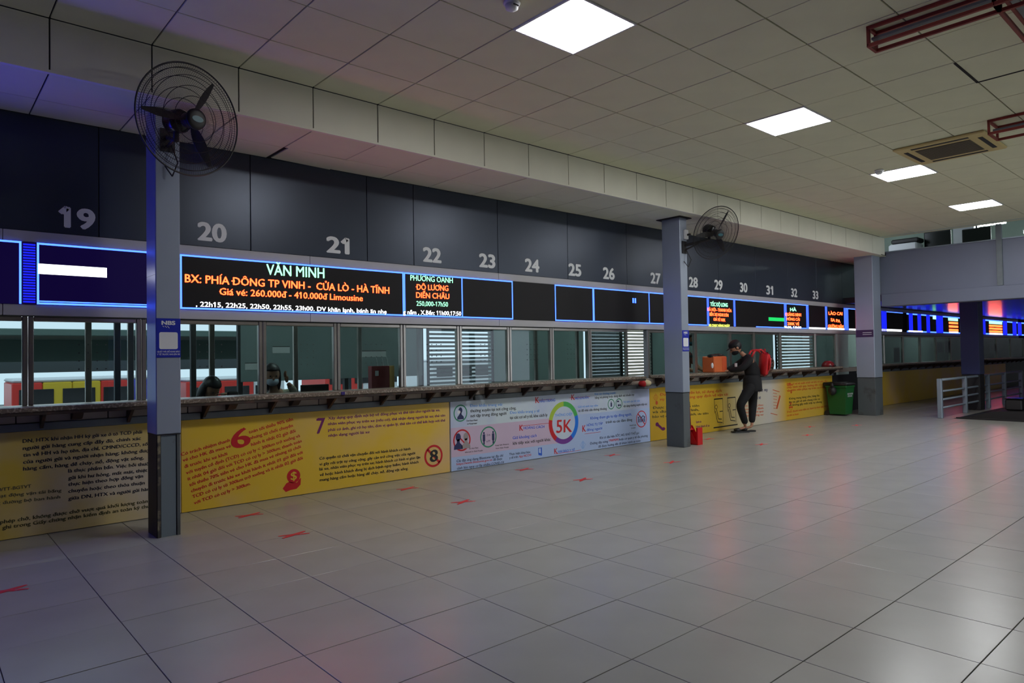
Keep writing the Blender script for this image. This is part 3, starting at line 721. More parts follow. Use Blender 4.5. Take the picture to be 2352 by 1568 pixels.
strip(b18, 20.75, 21.3, ZL0, ZL1, 'ledblue_dim', 'blue_column'); strip(b18, 21.75, 22.6, 2.09, 2.17, 'ledgreen', 'green_bar'); strip(b18, 20.5, 20.75, 2.1, 2.2, 'ledgreen', 'green_bar')
for z in (2.0, 1.9, 1.8): strip(b18, 21.8, 22.6, z, z+.06, 'ledred', 'red_bar')
strip(b18, 21.8, 22.6, 1.75, 1.785, 'ledwhite', 'white_bar')
b19 = board(24.6, 31.0, 'farthest led board at the right edge with a red and green block', 'screen', 'tb', bw=.04)
for xx in (24.8, 27.3, 28.5, 29.2): strip(b19, xx, xx+.5, ZL0, ZL1, 'ledblue_dim', 'blue_column')
strip(b19, 25.7, 27.2, 2.08, 2.17, 'ledgreen', 'green_bar')
for z in (1.99, 1.9, 1.81): strip(b19, 25.7, 27.2, z, z+.06, 'ledred', 'red_bar')
strip(b19, 25.7, 27.2, 1.74, 1.79, 'ledwhite', 'white_bar')
# numbers on the dark panels
for nme, xc in (('19', .99), ('20', 2.01), ('21', 3.22), ('22', 4.36), ('23', 5.15), ('24', 5.88), ('25', 6.66), ('26', 7.35), ('27', 8.42), ('28', 9.41), ('29', 10.14), ('30', 10.94), ('31', 11.85), ('32', 12.79), ('33', 13.69)):
    Q.append((wf, 'lettering', (nme, xc-.115, 2.348, xc+.115, 2.348, .152, 'number'), W-.002, .042))
# ================================================================ columns
def column(x0, x1, y0, y1, ztop, label, worn=False):
    t = thing('column', label, 'column', ((x0+x1)/2, (y0+y1)/2, 0), 'steel columns')
    zb = .752
    MB().bbox(x0, x1, y0, y1, zb, ztop, .006).build('cladding', M['col'], t)
    if worn:
        MB().box(x0+.008, x0+.03, y0+.006, y1-.006, 0, zb).box(x0+.008, x0+.028, y0+.004, y0+.02, 0, zb).build('worn_flange', M['col_worn'], t)
        MB().box(x1-.028, x1-.006, y0+.006, y1-.006, 0, zb).build('flange', M['col_base'], t)
        MB().box(x0+.034, x1-.034, y0+.012, y0+.03, 0, zb).box(x0+.034, x1-.034, y1-.03, y1-.012, 0, zb).build('web', M['web'], t)
        MB().box(x0+.004, x0+.009, y0+.01, y1-.006, 0, zb).build('side_plate', M['black'], t)
    else:
        MB().bbox(x0+.006, x1-.006, y0+.006, y1-.006, .0, zb, .004).build('dark_base', M['col_base'], t)
    MB().box(x0+.002, x1-.002, y0+.002, y1-.002, zb-.006, zb).build('joint', M['black'], t)
    return t
c1 = column(1.36, 1.53, 5.485, 5.74, 3.172, 'grey steel column lit blue on its left side, first from the left, fan in front', True)
c2 = column(7.96, 8.125, 5.49, 5.79, 3.172, 'slim grey column at mid right with a dark base and a wall fan')
c3 = column(14.3, 14.68, 5.39, 5.74, 3.50, 'wide grey column at the end of the hall ceiling')
MB().bbox(7.90, 8.18, 5.44, 5.84, 3.162, 3.174, .003).build('collar', M['ceil_gap'], c2)
MB().box(1.3595, 1.36, 5.49, 5.73, 1.93, 1.932).build('scratch', M['black'], c1)
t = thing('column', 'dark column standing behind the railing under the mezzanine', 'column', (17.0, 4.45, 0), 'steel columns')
MB().bbox(16.86, 17.2, 4.28, 4.62, .75, 2.30, .008).build('cladding', mat('shade-darkened navy', (52, 60, 104), .4), t); MB().bbox(16.865, 17.195, 4.285, 4.615, 0, .75, .008).build('dark_base', mat('dark base', (34, 34, 36), .6), t)  # cladding darkened to navy: the column's backlit shade is put into its colour
def poster(x0, x1, y, label, z0=1.318, z1=1.608):
    t = thing('column_poster', label, 'poster', ((x0+x1)/2, y, z0), 'blue posters on the columns')
    MB().bbox(x0, x1, y-.004, y-.0005, z0, z1, .0015).build('sheet', M['sign_blue'], t)
    wd = x1-x0; cx = (x0+x1)/2
    mb = MB(); s = wd*.38; yy = y-.0046; z = z0+.125; r = .012
    pts = []
    for (a, b, a0) in ((s-r, s-r, 0), (-(s-r), s-r, 90), (-(s-r), -(s-r), 180), (s-r, -(s-r), 270)):
        for k in range(4): pts.append((cx+a+r*math.cos(math.radians(a0+30*k)), yy, z+b*.98+r*math.sin(math.radians(a0+30*k))))
    mb.add(pts, [tuple(range(len(pts)))]); mb.build('white_panel', M['white'], t)
    Q.append((t, 'lettering', ('NBS', cx-wd*.27, z0+.243, cx+wd*.27, z0+.243, .028, 'white'), y-.0046, .05))
    sw = MB()
    for k in range(3): sw.add([(p[0], yy, p[1]) for p in bar(cx-.04+.016*k, z0+.234, cx-.03+.018*k, z0+.226-.004*k, .004)][::1], [(0, 1, 2, 3)])
    sw.build('swoosh', M['white'], t)
    Q.append((t, 'lettering', ('QUÉT MÃ ĐỂ KHAI BÁO', x0+.006, z0+.038, x1-.006, z0+.038, .0115, 'white'), y-.0046, .02))
    Q.append((t, 'lettering', ('Y TẾ TRƯỚC KHI LÊN XE', x0+.006, z0+.018, x1-.006, z0+.018, .0115, 'white'), y-.0046, .02))
poster(1.362, 1.529, 5.485, 'blue NBS poster with a blank white square on the nearest column')
poster(7.963, 8.122, 5.49, 'small blue NBS poster on the second column')
t = thing('column_sign', 'dark purple sign strip on the third column', 'sign', (14.29, 5.56, 1.58))
MB().bbox(14.288, 14.30, 5.40, 5.73, 1.56, 1.70, .002).build('plate', mat('purple plate', (62, 40, 84), .5), t)
MB().box(14.286, 14.288, 5.43, 5.60, 1.64, 1.652).box(14.286, 14.288, 5.43, 5.60, 1.605, 1.615).build('printed_lines', M['white'], t)
# ================================================================ wall fans
def fan(loc, face, anchor, label, roll_=0.0, sub=1):
    f = Vector(face).normalized(); up = Vector((0, 0, 1)); a = up.cross(f).normalized(); b = f.cross(a)
    R3 = Matrix((a, b, f)).transposed()
    t = thing('wall_fan', label, 'fan', loc, 'black wall fans'); ORG[t.name] = Vector((0, 0, 0))
    t.matrix_world = Matrix.Translation(loc) @ R3.to_4x4()
    RR = .372
    def prof(r, s): return s*(0.085*(1-(r/RR)**2.2))+0.0
    gw = MB(); N = 132
    for s_, z_ in ((1, .0), (-1, -.0)):
        for i in range(N):
            t0 = 2*PI*i/N; rs = [.075, .16, .24, .31, RR]
            tw = .35 if s_ > 0 else -.35
            pts = [(r*math.cos(t0+tw*(r/RR)), r*math.sin(t0+tw*(r/RR)), prof(r, s_)) for r in rs]
            gw.path(pts, .0008, 3)
    g = gw.build('guard_wires', M['black'], t); g['kind'] = 'stuff'
    MB().torus((0, 0, 0), RR, .006, 64, 6).build('guard_rim', M['black'], t, True)
    for s_ in (1, -1):
        for r in (.15, .22, .29, .34): MB().torus((0, 0, prof(r, s_)), r, .0022, 48, 4).build('guard_ring', M['black'], t)
    MB().lathe([(.001, .098), (.05, .098), (.068, .09), (.072, .075), (.06, .07)], (0, 0, 0), 28).build('front_boss', M['black'], t, True)
    bd = MB(); bd.lathe([(.001, .1005), (.040, .1005), (.042, .098)], (0, 0, 0), 28); bd.v = [(x*1.0, y*.5, z) for x, y, z in bd.v]
    bd.build('badge', M['teal_badge'], t, label='teal oval badge')
    MB().lathe([(.001, .045), (.04, .045), (.05, .03), (.05, -.03), (.001, -.03)], (0, 0, 0), 20).build('hub', M['black'], t, True)
    for k in range(3):
        an = math.radians(62+120*k)+roll_; bl = MB(); n = 7; vs = []
        for i in range(n):
            q = i/(n-1); r = .045+.285*q; wd = (.018+.034*math.sin(PI*min(1, q*1.05))**.8)*(1-.35*q); twist = math.radians(58-30*q)
            for (e, h) in ((-1, 0), (1, 0), (1, .004), (-1, .004)):
                ox = e*wd*math.cos(twist); oz = e*wd*math.sin(twist)*.7+h
                vs.append((r*math.cos(an)-ox*math.sin(an), r*math.sin(an)+ox*math.cos(an), oz))
        fs = [(0, 1, 2, 3), tuple(4*(n-1)+k2 for k2 in (3, 2, 1, 0))]
        for i in range(n-1):
            for j in range(4): fs.append((4*i+j, 4*i+(j+1) % 4, 4*(i+1)+(j+1) % 4, 4*(i+1)+j))
        bl.add(vs, fs); bl.build('blade', M['black'], t)
    MB().lathe([(.001, -.09), (.075, -.09), (.082, -.11), (.08, -.2), (.06, -.235), (.001, -.24)], (0, 0, 0), 24).build('motor', M['blackgloss'], t, True)
    inv = t.matrix_world.inverted()
    A = inv @ Vector(anchor)
    neck = Vector((0, 0, -.16)); low = inv @ (Vector(loc)-f*.16-Vector((0, 0, .13)))
    br = MB(); br.tube(neck, low, .02, 10); br.build('neck', M['black'], t, True)
    MB().tube(low, A, .018, 10).build('wall_arm', M['black'], t, True)
    A2 = inv @ (Vector(anchor)+Vector((0, 0, -.07)))
    MB().tube(low+(A-low)*.25, A2, .011, 8).build('stay', M['black'], t, True)
    pl = MB(); ax, ay, az = anchor; pl.box(ax-.05, ax+.05, ay-.012, ay, az-.11, az+.06); pl.v = [tuple(inv @ Vector(v)) for v in pl.v]; pl.build('wall_plate', M['black'], t)
    cb = [inv @ Vector(p) for p in ((anchor[0]+.02, anchor[1]-.02, anchor[2]-.05), (anchor[0]+.05, anchor[1]-.08, anchor[2]-.2), (anchor[0]+.02, anchor[1]-.05, anchor[2]-.3), (anchor[0]-.02, anchor[1]-.01, anchor[2]-.22))]
    MB().path(cb, .005, 6).build('cable', M['black'], t)
    return t
fan((1.445, 4.95, 2.945), (.27, -.955, -.13), (1.445, 5.485, 2.96), 'large black wall fan in front of the first column')
fan((8.37, 5.18, 2.945), (-.28, -.87, -.40), (8.05, 5.49, 2.78), 'black wall fan tilted down on the second column', .15)
t = thing('socket_box', 'white switch box on the second column beside the fan arm', 'socket box', (8.075, 5.48, 2.90))
MB().bbox(8.04, 8.12, 5.455, 5.489, 2.87, 3.0, .006).build('box', M['white'], t); MB().lathe([(.001, -.045), (.016, -.045), (.016, 0), (.001, 0)], (8.095, 5.457, 2.93), 12, 'y').build('plug', M['black'], t)
# ================================================================ floor marks
mm = {}
XM = [(.42, 4.85, 'at the left edge of the photo'), (2.13, 4.87, 'nearest complete one, right of the first column'), (2.13, 5.75, 'close to the yellow banner below the red 6'), (3.70, 4.88, 'in the outer row in front of the crossed out 8'), (3.69, 5.77, 'close to the yellow banner below the crossed out 8'),
      (5.24, 4.86, 'in the outer row below the left half of the white banner'), (5.25, 5.77, 'close to the left half of the white banner'), (6.8, 4.87, 'in the outer row below the right half of the white banner'), (6.77, 5.76, 'close to the right half of the white banner'),
      (8.95, 4.9, 'in the outer row right of the second column'), (9.0, 5.78, 'just right of the second column near the red dustpan'), (10.4, 4.93, 'in the outer row in front of the customer'), (11.57, 5.44, 'between the customer and the green bin'), (12.3, 4.96, 'farthest one, in front of the green bin')]
M['tape'] = mat('red tape', (206, 52, 52), .6, rgb2=(150, 110, 104), thr=(.56, .72), vscale=30)
for x, y, l in XM:
    t = thing('floor_mark', 'red cross floor mark, '+l, 'floor mark', (x, y, 0), 'red crosses on the floor')
    for sgn in (1, -1):
        a = math.radians(24*sgn+random.uniform(-3, 3)); c_, s_ = math.cos(a), math.sin(a); L, wd = .11, .017
        vs = [(x+c_*u-s_*v, y+s_*u+c_*v, z) for z in (.0008, .0018+.0005*(sgn+1)) for (u, v) in ((-L, -wd*.5), (-L*.4, -wd), (L*.4, -wd*1.1), (L, -wd*.5), (L, wd*.5), (L*.4, wd), (-L*.4, wd*1.1), (-L, wd*.5))]
        MB().add(vs, [tuple(range(8)), tuple(range(15, 7, -1))]+[(i, (i+1) % 8, (i+1) % 8+8, i+8) for i in range(8)]).build('tape_strip', M['tape'], t)
    MB().box(x-.035, x+.035, y-.02, y+.02, .0008, .0032).build('centre_patch', M['tape'], t)
# ================================================================ small things
t = thing('dustpan', 'red long handled dustpan standing beside the second column', 'dustpan', (8.36, 5.62, 0))
MB().prism([(5.52, .0), (5.70, .0), (5.70, .26), (5.66, .26), (5.52, .03)], 0, 'x', 8.30, 8.305).prism([(5.52, .0), (5.70, .0), (5.70, .26), (5.66, .26), (5.52, .03)], 0, 'x', 8.415, 8.42).box(8.30, 8.42, 5.52, 5.70, 0, .008).box(8.30, 8.42, 5.695, 5.70, 0, .26).prism([(5.64, .2), (5.70, .26), (5.70, .25), (5.65, .19)], 0, 'x', 8.30, 8.42).box(8.30, 8.42, 5.5, 5.525, .0, .24).build('pan', mat('red plastic', (206, 24, 26), .4), t)
MB().tube((8.36, 5.66, .22), (8.34, 5.66, .55), .014, 10).build('handle', mat('dark red handle', (116, 26, 22), .5), t); MB().tube((8.34, 5.66, .55), (8.335, 5.66, .60), .017, 10).build('grip', M['black'], t)
# green wheelie bin
t = thing('wheelie_bin', 'green wheelie bin with black lid before the third column', 'bin', (14.05, 5.98, 0))
gm = mat('green plastic', (24, 92, 40), .45)
b = MB(); z = [(.03, .155), (.58, .195)]; vs = []
for zz, hw in z:
    for (sx, sy) in ((-1, -1), (1, -1), (1, 1), (-1, 1)): vs.append((14.05+sx*hw, 5.97+sy*hw, zz))
b.add(vs, [(3, 2, 1, 0), (4, 5, 6, 7), (0, 1, 5, 4), (1, 2, 6, 5), (2, 3, 7, 6), (3, 0, 4, 7)]); b.build('body', gm, t)
MB().bbox(13.84, 14.26, 5.76, 6.18, .56, .60, .01).build('rim', gm, t)
MB().bbox(13.83, 14.27, 5.75, 6.19, .60, .645, .015).box(13.92, 14.18, 5.84, 6.1, .645, .66).build('lid', M['black'], t)
for xx in (13.90, 14.20): MB().lathe([(.001, -.02), (.05, -.02), (.05, .02), (.001, .02)], (xx, 6.17, .05), 16, 'x').build('wheel', M['black'], t)
MB().box(13.86, 13.88, 6.18, 6.22, .58, .66).box(14.22, 14.24, 6.18, 6.22, .58, .66).box(13.86, 14.24, 6.205, 6.22, .64, .66).build('handle', M['black'], t)
Q.append((t, 'lettering', ('CÔNG TY MÔI TRƯỜNG', 13.92, .42, 14.18, .42, .03, 'white'), 5.775, .02)); Q.append((t, 'lettering', ('ĐÔ THỊ HÀ NỘI', 13.95, .375, 14.15, .375, .03, 'white'), 5.781, .02))
t = thing('rubbish_bag', 'small black rubbish bag hanging on the left of the green bin', 'bag', (13.70, 6.0, .41))
MB().ell((13.765, 6.0, .50), (.08, .08, .09)).ell((13.80, 6.02, .60), (.035, .035, .06)).build('bag', M['black'], t, True)
t = thing('red_helmet', 'dark red shiny helmet lying on the ledge above the green bin', 'helmet', (13.9, 6.12, .975))
MB().lathe([(.001, .12), (.06, .115), (.10, .085), (.125, .04), (.13, .0), (.115, .0), (.1, .05)], (13.9, 6.13, .977), 20).build('shell', mat('dark red gloss', (120, 18, 22), .2), t, True)
MB().bbox(13.78, 13.86, 6.02, 6.05, .98, 1.0, .004).build('strap', M['black'], t)
MB().box(13.85, 13.95, 6.0, 6.01, .99, 1.01).build('visor', M['black'], t)
# orange carrier box
t = thing('cardboard_box', 'orange carton with black plastic on top, on the granite ledge', 'box', (9.79, 6.13, .975))
ob = mat('orange carton', (214, 104, 50), .55, var=.08, vscale=5)
MB().bbox(9.60, 9.975, 6.03, 6.25, .977, 1.235, .012).build('carton', ob, t)
MB().box(9.83, 9.965, 6.027, 6.03, 1.0, 1.22).build('side_print', mat('red orange print', (204, 84, 44), .55), t)
k = MB()
for i in range(9): k.ell((9.64+.037*i, 6.13+random.uniform(-.03, .03), 1.24+random.uniform(-.005, .012)), (.06, .07, .028), 8, 5)
k.build('plastic_wrap', M['blackgloss'], t, True)
MB().ell((9.595, 6.06, 1.09), (.025, .02, .045), 10, 6).build('label_tag', M['white'], t, True)
for z_ in (1.03, 1.09, 1.16): MB().box(9.85, 9.95, 6.0255, 6.027, z_, z_+.02).build('printed_block', M['orange'], t)
# bundle at the end of the ledge
t = thing('cloth_bundle', 'white and red bundle in the gap left of the second column', 'bundle', (8.05, 6.2, .86))
MB().bbox(7.9, 8.19, 6.1, 6.28, .79, .82, .004).build('shelf', M['steel_dull'], t)
MB().ell((8.05, 6.19, .865), (.10, .07, .05)).build('cloth', mat('pale cloth', (206, 190, 150), .8), t, True); MB().ell((7.97, 6.19, .86), (.05, .06, .055)).build('red_cloth', M['red'], t, True)
# ribbon
t = tag(MB().bbox(3.115, 3.155, 6.012, 6.02, .94, .972, .003).build('ribbon', mat('violet ribbon', (44, 24, 110), .6)), 'tiny violet ribbon tied on the ledge edge near window 21', 'ribbon')
# ================================================================ railing and ramp
t = thing('railing', 'grey metal railing with five posts at the right edge', 'railing', (16.5, 4.33, 0))
for x in (14.5, 16.0, 17.6, 18.9, 20.4): MB().bbox(x-.04, x+.04, 4.29, 4.37, 0, .74, .008).build('post', M['silver'], t)
for z_ in (.715, .50, .345, .19): MB().tube((14.5, 4.33, z_), (20.4, 4.33, z_), .019 if z_ < .7 else .024, 10).build('rail', M['silver'], t, True)
t = thing('ramp', 'black low ramp on the floor beside the railing', 'ramp', (15.5, 3.2, 0))
MB().prism([(4.15, .0), (1.2, 0), (1.2, .22), (3.5, .16)], 0, 'x', 14.6, 17.5).build('ramp_body', M['black'], t)
MB().bbox(14.58, 14.62, 1.2, 4.1, 0, .03, .004).build('edge_strip', M['black'], t)
t = thing('black_box', 'upright black box standing on the ramp at the right edge', 'box', (14.95, 3.25, .16))
MB().bbox(14.85, 15.15, 3.15, 3.40, .175, .37, .02).build('housing', M['black'], t); MB().bbox(14.84, 15.16, 3.14, 3.41, .37, .39, .008).build('lid', M['blackgloss'], t)
# ================================================================ upper hall
def screen(x, y0, y1, z0, z1, label):
    t = thing('hanging_screen', label, 'screen', (x, (y0+y1)/2, z1), 'black screens above the mezzanine')
    MB().bbox(x-.03, x+.03, y0, y1, z0, z1, .01).build('housing', M['black'], t); MB().box(x-.034, x-.03, y0+.02, y1-.02, z0+.02, z1-.02).build('glass', M['blackgloss'], t)
    MB().tube((x, (y0+y1)/2, z1), (x, (y0+y1)/2, 5.2), .015, 8).build('hanger', M['steel_dull'], t)
screen(16, 4.49, 4.98, 3.42, 3.74, 'left black screen seen over the mezzanine wall'); screen(16, 3.80, 4.29, 3.36, 3.70, 'right black screen seen over the mezzanine wall')
t = thing('wall_unit', 'white wall mounted unit with dark top left of the black screens', 'air conditioner', (15.8, 5.3, 3.35))
MB().bbox(15.6, 16.0, 5.0, 5.55, 3.32, 3.52, .03).build('housing', M['white'], t); MB().bbox(15.62, 15.98, 4.98, 5.5, 3.525, 3.62, .02).build('dark_top', M['black'], t)
M['tube'] = mat('tube lamp', (255, 255, 255), .5, emit=(.85, 1, .95), es=70)
for i, (y, l) in enumerate(((4.3, 'bright tube lamp behind the right black screen'), (3.4, 'bright tube lamp right of the thin post, at the right edge'))):
    t = thing('tube_lamp', l, 'lamp', (18, y, 4.0), 'tube lamps of the upper hall')
    MB().bbox(18.0, 18.12, y-.3, y+.3, 4.09-.28*i, 4.12-.28*i, .008).build('batten', M['white'], t); MB().tube((18.06, y-.29, 4.06-.28*i), (18.06, y+.29, 4.06-.28*i), .03, 10).build('tube', M['tube'], t)
    MB().tube((18.06, y, 4.1-.28*i), (18.06, y, 5.2), .01, 6).build('hanger', M['steel_dull'], t)
t = thing('upper_column', 'white pillar in the upper hall between the black screens', 'column', (17.6, 4.7, 2.42)); MB().bbox(17.4, 17.8, 4.45, 4.85, 2.42, 5.2, .02).build('shaft', M['white'], t); MB().bbox(17.36, 17.84, 4.41, 4.89, 2.42, 2.6, .01).build('plinth', M['upper'], t)
k = MB()
# ================================================================ booths behind the glass
struct(B(-6, 15.2, 6.4, 8.6, 2.35, 2.4), 'ceiling_booth', M['int_wall'])
wb = struct(B(-6, 5.82, 8.6, 8.7, 0, .86).box(5.82, 7.15, 8.6, 8.7, 0, .82).box(7.15, 9.35, 8.6, 8.7, 0, 2.35).box(9.35, 11.35, 8.6, 8.7, 0, .85).box(11.35, 16.4, 8.6, 8.7, 0, 2.35).box(16.4, 18.6, 8.6, 8.7, 0, .8).box(18.6, 34, 8.6, 8.7, 0, 2.35).box(5.82, 7.15, 8.6, 8.7, 1.75, 2.35).box(9.35, 11.35, 8.6, 8.7, 1.8, 2.35).box(16.4, 18.6, 8.6, 8.7, 1.9, 2.35), 'wall_back', M['int_wall'])
for x in (-1.2, .3, 1.75, 2.55, 3.1, 4.55, 5.8): MB().bbox(x-.03, x+.03, 8.62, 8.68, .86, 2.35, .005).build('mullion', M['int_dark'], wb)
MB().bbox(3.1, 5.8, 8.61, 8.69, 1.02, 2.35, .004).build('tinted_board', mat('tinted board', (140, 156, 156), .5, var=.1, vscale=1), wb)
struct(B(15.2, 34, 6.4, 8.6, 2.35, 2.4), 'ceiling_booth_far', M['int_wall'])
def louvre(x0, x1, z0, z1, m, label, dz=.062, hgt=.034, y=8.55):
    t = thing('louvre_blind', label, 'blind', ((x0+x1)/2, y, z0), 'louvre blinds behind the windows')
    z = z0
    me = MB().prism([(-.012, 0), (.006, 0), (.012, hgt), (-.006, hgt)], 0, 'x', -(x1-x0)/2+.02, (x1-x0)/2-.02).mesh('slat'); me.materials.append(M[m])
    while z < z1-hgt: piece('slat', me, t, ((x0+x1)/2, y, z)); z += dz
    for x in (x0, x1): MB().bbox(x-.015, x+.015, y-.02, y+.02, z0, z1, .003).build('side_rail', M['int_dark'], t)
    MB().bbox(x0, x1, y-.02, y+.02, z1-.02, z1+.02, .003).build('head_rail', M['int_dark'], t)
louvre(5.86, 7.12, .82, 1.74, 'slat', 'brightest louvre blind with dark slats behind windows 22 and 23')
louvre(9.38, 10.35, .86, 1.8, 'slat', 'dim louvre blind behind window 25', .062, .056); louvre(10.38, 11.32, .86, 1.8, 'slat_w', 'pale louvre blind left of the second column', .062, .045)
louvre(16.45, 18.55, .82, 1.9, 'slat_w', 'pale louvre blind right of the customer', .08, .05)
# inside desks and frames
dk = thing('inner_desk', 'dark desk top running behind the ticket windows', 'desk', (6, 6.57, 0)); MB().bbox(-2, 15, 6.42, 6.72, .90, .93, .006).build('desk_top', M['int_dark'], dk); MB().box(-2, 15, 6.68, 6.7, 0, .9).build('back_board', M['int_dark'], dk)
def inner_frame(x0, x1, y, label, m='steel'):
    t = thing('door_surround', label, 'door frame', ((x0+x1)/2, y, .0), 'steel door surrounds inside the booths')
    for x in (x0, x1): MB().bbox(x-.025, x+.025, y-.02, y+.02, 0, 1.78, .004).build('jamb', M[m], t)
    MB().bbox(x0, x1, y-.02, y+.02, 1.75, 1.79, .004).build('head', M[m], t)
inner_frame(2.35, 3.25, 7.35, 'slim steel door surround under number 20'); inner_frame(4.05, 4.9, 7.35, 'slim steel door surround just behind the maroon paper bag'); inner_frame(1.25, 1.6, 7.35, 'slim steel door surround left of the first column'); inner_frame(7.0, 7.9, 7.4, 'slim steel door surround under number 23')
for (x0, z0, x1, l, y) in ((3.15, 1.17, 3.42, 'lower pale notice strip behind window 20', 8.609), (3.50, 1.375, 3.73, 'pale notice strip left behind window 21', 8.609), (4.76, 1.31, 5.17, 'pale notice strip behind the maroon paper bag', 8.609)):
    t = thing('notice_strip', l, 'notice', ((x0+x1)/2, y, z0), 'pale strips behind the glass'); MB().bbox(x0, x1, y-.004, y, z0, z0+.085, .001).build('sheet', M['white'], t); MB().box(x0, x1, y-.006, y-.004, z0+.08, z0+.09).build('edge', M['int_dark'], t)
# monitor
t = thing('monitor', 'low black monitor on the desk right of the masked clerk', 'monitor', (3.25, 6.75, .93)); MB().bbox(2.98, 3.28, 6.60, 6.63, .955, 1.03, .004).build('panel', M['blackgloss'], t); MB().bbox(3.08, 3.18, 6.58, 6.66, .93, .955, .003).build('foot', M['black'], t)
# paper bag
t = thing('paper_bag', 'maroon and gold paper bag with string handles behind window 21', 'bag', (3.86, 6.5, .93))
MB().bbox(3.715, 3.935, 6.48, 6.56, .932, 1.205, .003).build('front', mat('maroon paper', (134, 30, 34), .5), t); MB().bbox(3.936, 4.0, 6.485, 6.56, .932, 1.205, .003).build('gold_side', mat('gold paper', (230, 180, 96), .5), t)
for x in (3.80, 3.87, 3.93): MB().path([(x, 6.5, 1.2), (x-.01, 6.5, 1.27), (x-.025, 6.51, 1.33)], .0025, 5).build('string', M['white'], t)
MB().bbox(3.755, 3.795, 6.474, 6.48, 1.10, 1.155, .001).build('white_emblem', M['white'], t)
# ---------------- yard outside the booths
yd = struct(B(-30, 60, 8.7, 70, -2.2, -2.0), 'ground_outside', M['asphalt'])
cn = thing('yard_canopy', 'long grey green canopy across the bus yard behind the booths', 'canopy', (0, 20, -2))
MB().bbox(-22, 13, 19.5, 23, 1.95, 2.12, .02).build('roof_edge', M['canopy'], cn); MB().bbox(-22, 13, 23, 23.2, 1.35, 2.0, .02).build('upper_beam', M['canopy'], cn); MB().box(-22, 13, 32, 32.2, .95, 2.3).build('shaded_wall', M['canopy2'], cn)
for x in range(-18, 13, 6): MB().bbox(x-.12, x+.12, 22.6, 22.84, -2, 1.95, .01).build('post', M['canopy2'], cn)
def bus(x0, x1, cols, label, y=28.5, z=.85):
    t = thing('bus', label, 'bus', ((x0+x1)/2, y, -2), 'buses parked in the yard')
    MB().bbox(x0, x1, y-1.2, y+1.2, z-.12, z, .05).build('roof', M['white'], t)
    n = len(cols); wd = (x1-x0)/n
    for i, c in enumerate(cols): MB().bbox(x0+i*wd+.005, x0+(i+1)*wd-.005, y-1.2, y+1.2, -1.6, z-.13, .03).build('body_section', M[c], t)
    for i in range(max(2, int((x1-x0)/1.2))):
        xx = x0+.2+i*1.2
        if xx+.95 < x1: MB().bbox(xx, xx+.95, y-1.23, y-1.19, z-.85, z-.35, .01).build('side_window', M['blackgloss'], t)
    for xx in (x0+1.0, x1-1.0): MB().lathe([(.001, -.12), (.4, -.12), (.4, .12), (.001, .12)], (xx, y-1.12, -1.6), 20, 'y').build('wheel', M['black'], t)
M['bus_red'] = mat('bus red', (226, 60, 50), .35); M['bus_yellow'] = mat('bus yellow', (226, 190, 50), .35); M['bus_blue'] = mat('bus blue', (90, 90, 200), .35); M['bus_white'] = mat('bus white', (225, 225, 225), .35)
bus(2.5, 6.7, ['bus_red', 'bus_yellow', 'bus_yellow', 'bus_red', 'bus_blue'], 'red, yellow and blue bus seen behind window 19', 28.5, .8); bus(7.8, 11.6, ['bus_red', 'bus_red', 'bus_white'], 'red bus with white tail seen over the bowed clerk', 28.5, .65)
bus(13.4, 17.0, ['bus_red', 'bus_white'], 'red and white bus seen beside the maroon paper bag', 28.5, 1.05); bus(19, 26, ['bus_white', 'bus_white', 'bus_red'], 'white bus glimpsed through the bright louvres', 28.5, 1.2)

# unseen lamps added to brighten the booth interiors
M['booth_fill_tube'] = mat('booth fill tube', (255, 255, 255), .5, emit=(.86, 1, .97), es=60)
for i, x in enumerate((.4, 3.4, 6.6, 9.8, 13.0, 17.5, 21.5, 26.5)):
    t = thing('tube_lamp', 'added unseen tube lamp under the booth ceiling, %s from the left' % ['first', 'second', 'third', 'fourth', 'fifth', 'sixth', 'seventh', 'eighth'][i], 'lamp', (x, 6.8, 2.35), 'added tube lamps inside the booths')
    MB().bbox(x-.62, x+.62, 6.76, 6.84, 2.32, 2.35, .005).build('batten', M['white'], t); MB().tube((x-.6, 6.8, 2.30), (x+.6, 6.8, 2.30), .016, 10).build('tube', M['booth_fill_tube'], t)

for (x0, x1, z0, z1, l) in ((17.9, 18.3, 1.0, 1.35, 'pale notice in the first distant windows beyond the third column'), (20.9, 21.5, 1.2, 1.5, 'left of two white notices beside the dark mezzanine column'), (21.65, 22.3, 1.2, 1.52, 'right of two white notices beside the dark mezzanine column'), (26.0, 27.0, 1.2, 1.45, 'white notice in the farthest windows')):
    t = thing('window_notice', l, 'notice', ((x0+x1)/2, 6.33, z0), 'white notices in the far windows'); MB().bbox(x0, x1, 6.314, 6.318, z0, z1, .001).build('sheet', M['white'], t)
for (x, y, l) in ((2.87, 7.03, 'dark stool under the masked clerk'), (2.30, 7.18, 'dark stool under the bowed clerk')):
    t = thing('stool', l, 'stool', (x, y, 0), 'stools inside the booth'); MB().lathe([(.001, .46), (.16, .46), (.165, .48), (.15, .50), (.001, .50)], (x, y, 0), 20).build('seat', M['int_dark'], t)
    for a in range(4): MB().tube((x+.1*math.cos(a*PI/2+.8), y+.1*math.sin(a*PI/2+.8), .40), (x+.16*math.cos(a*PI/2+.8), y+.16*math.sin(a*PI/2+.8), 0), .012, 8).build('leg', M['steel_dull'], t)
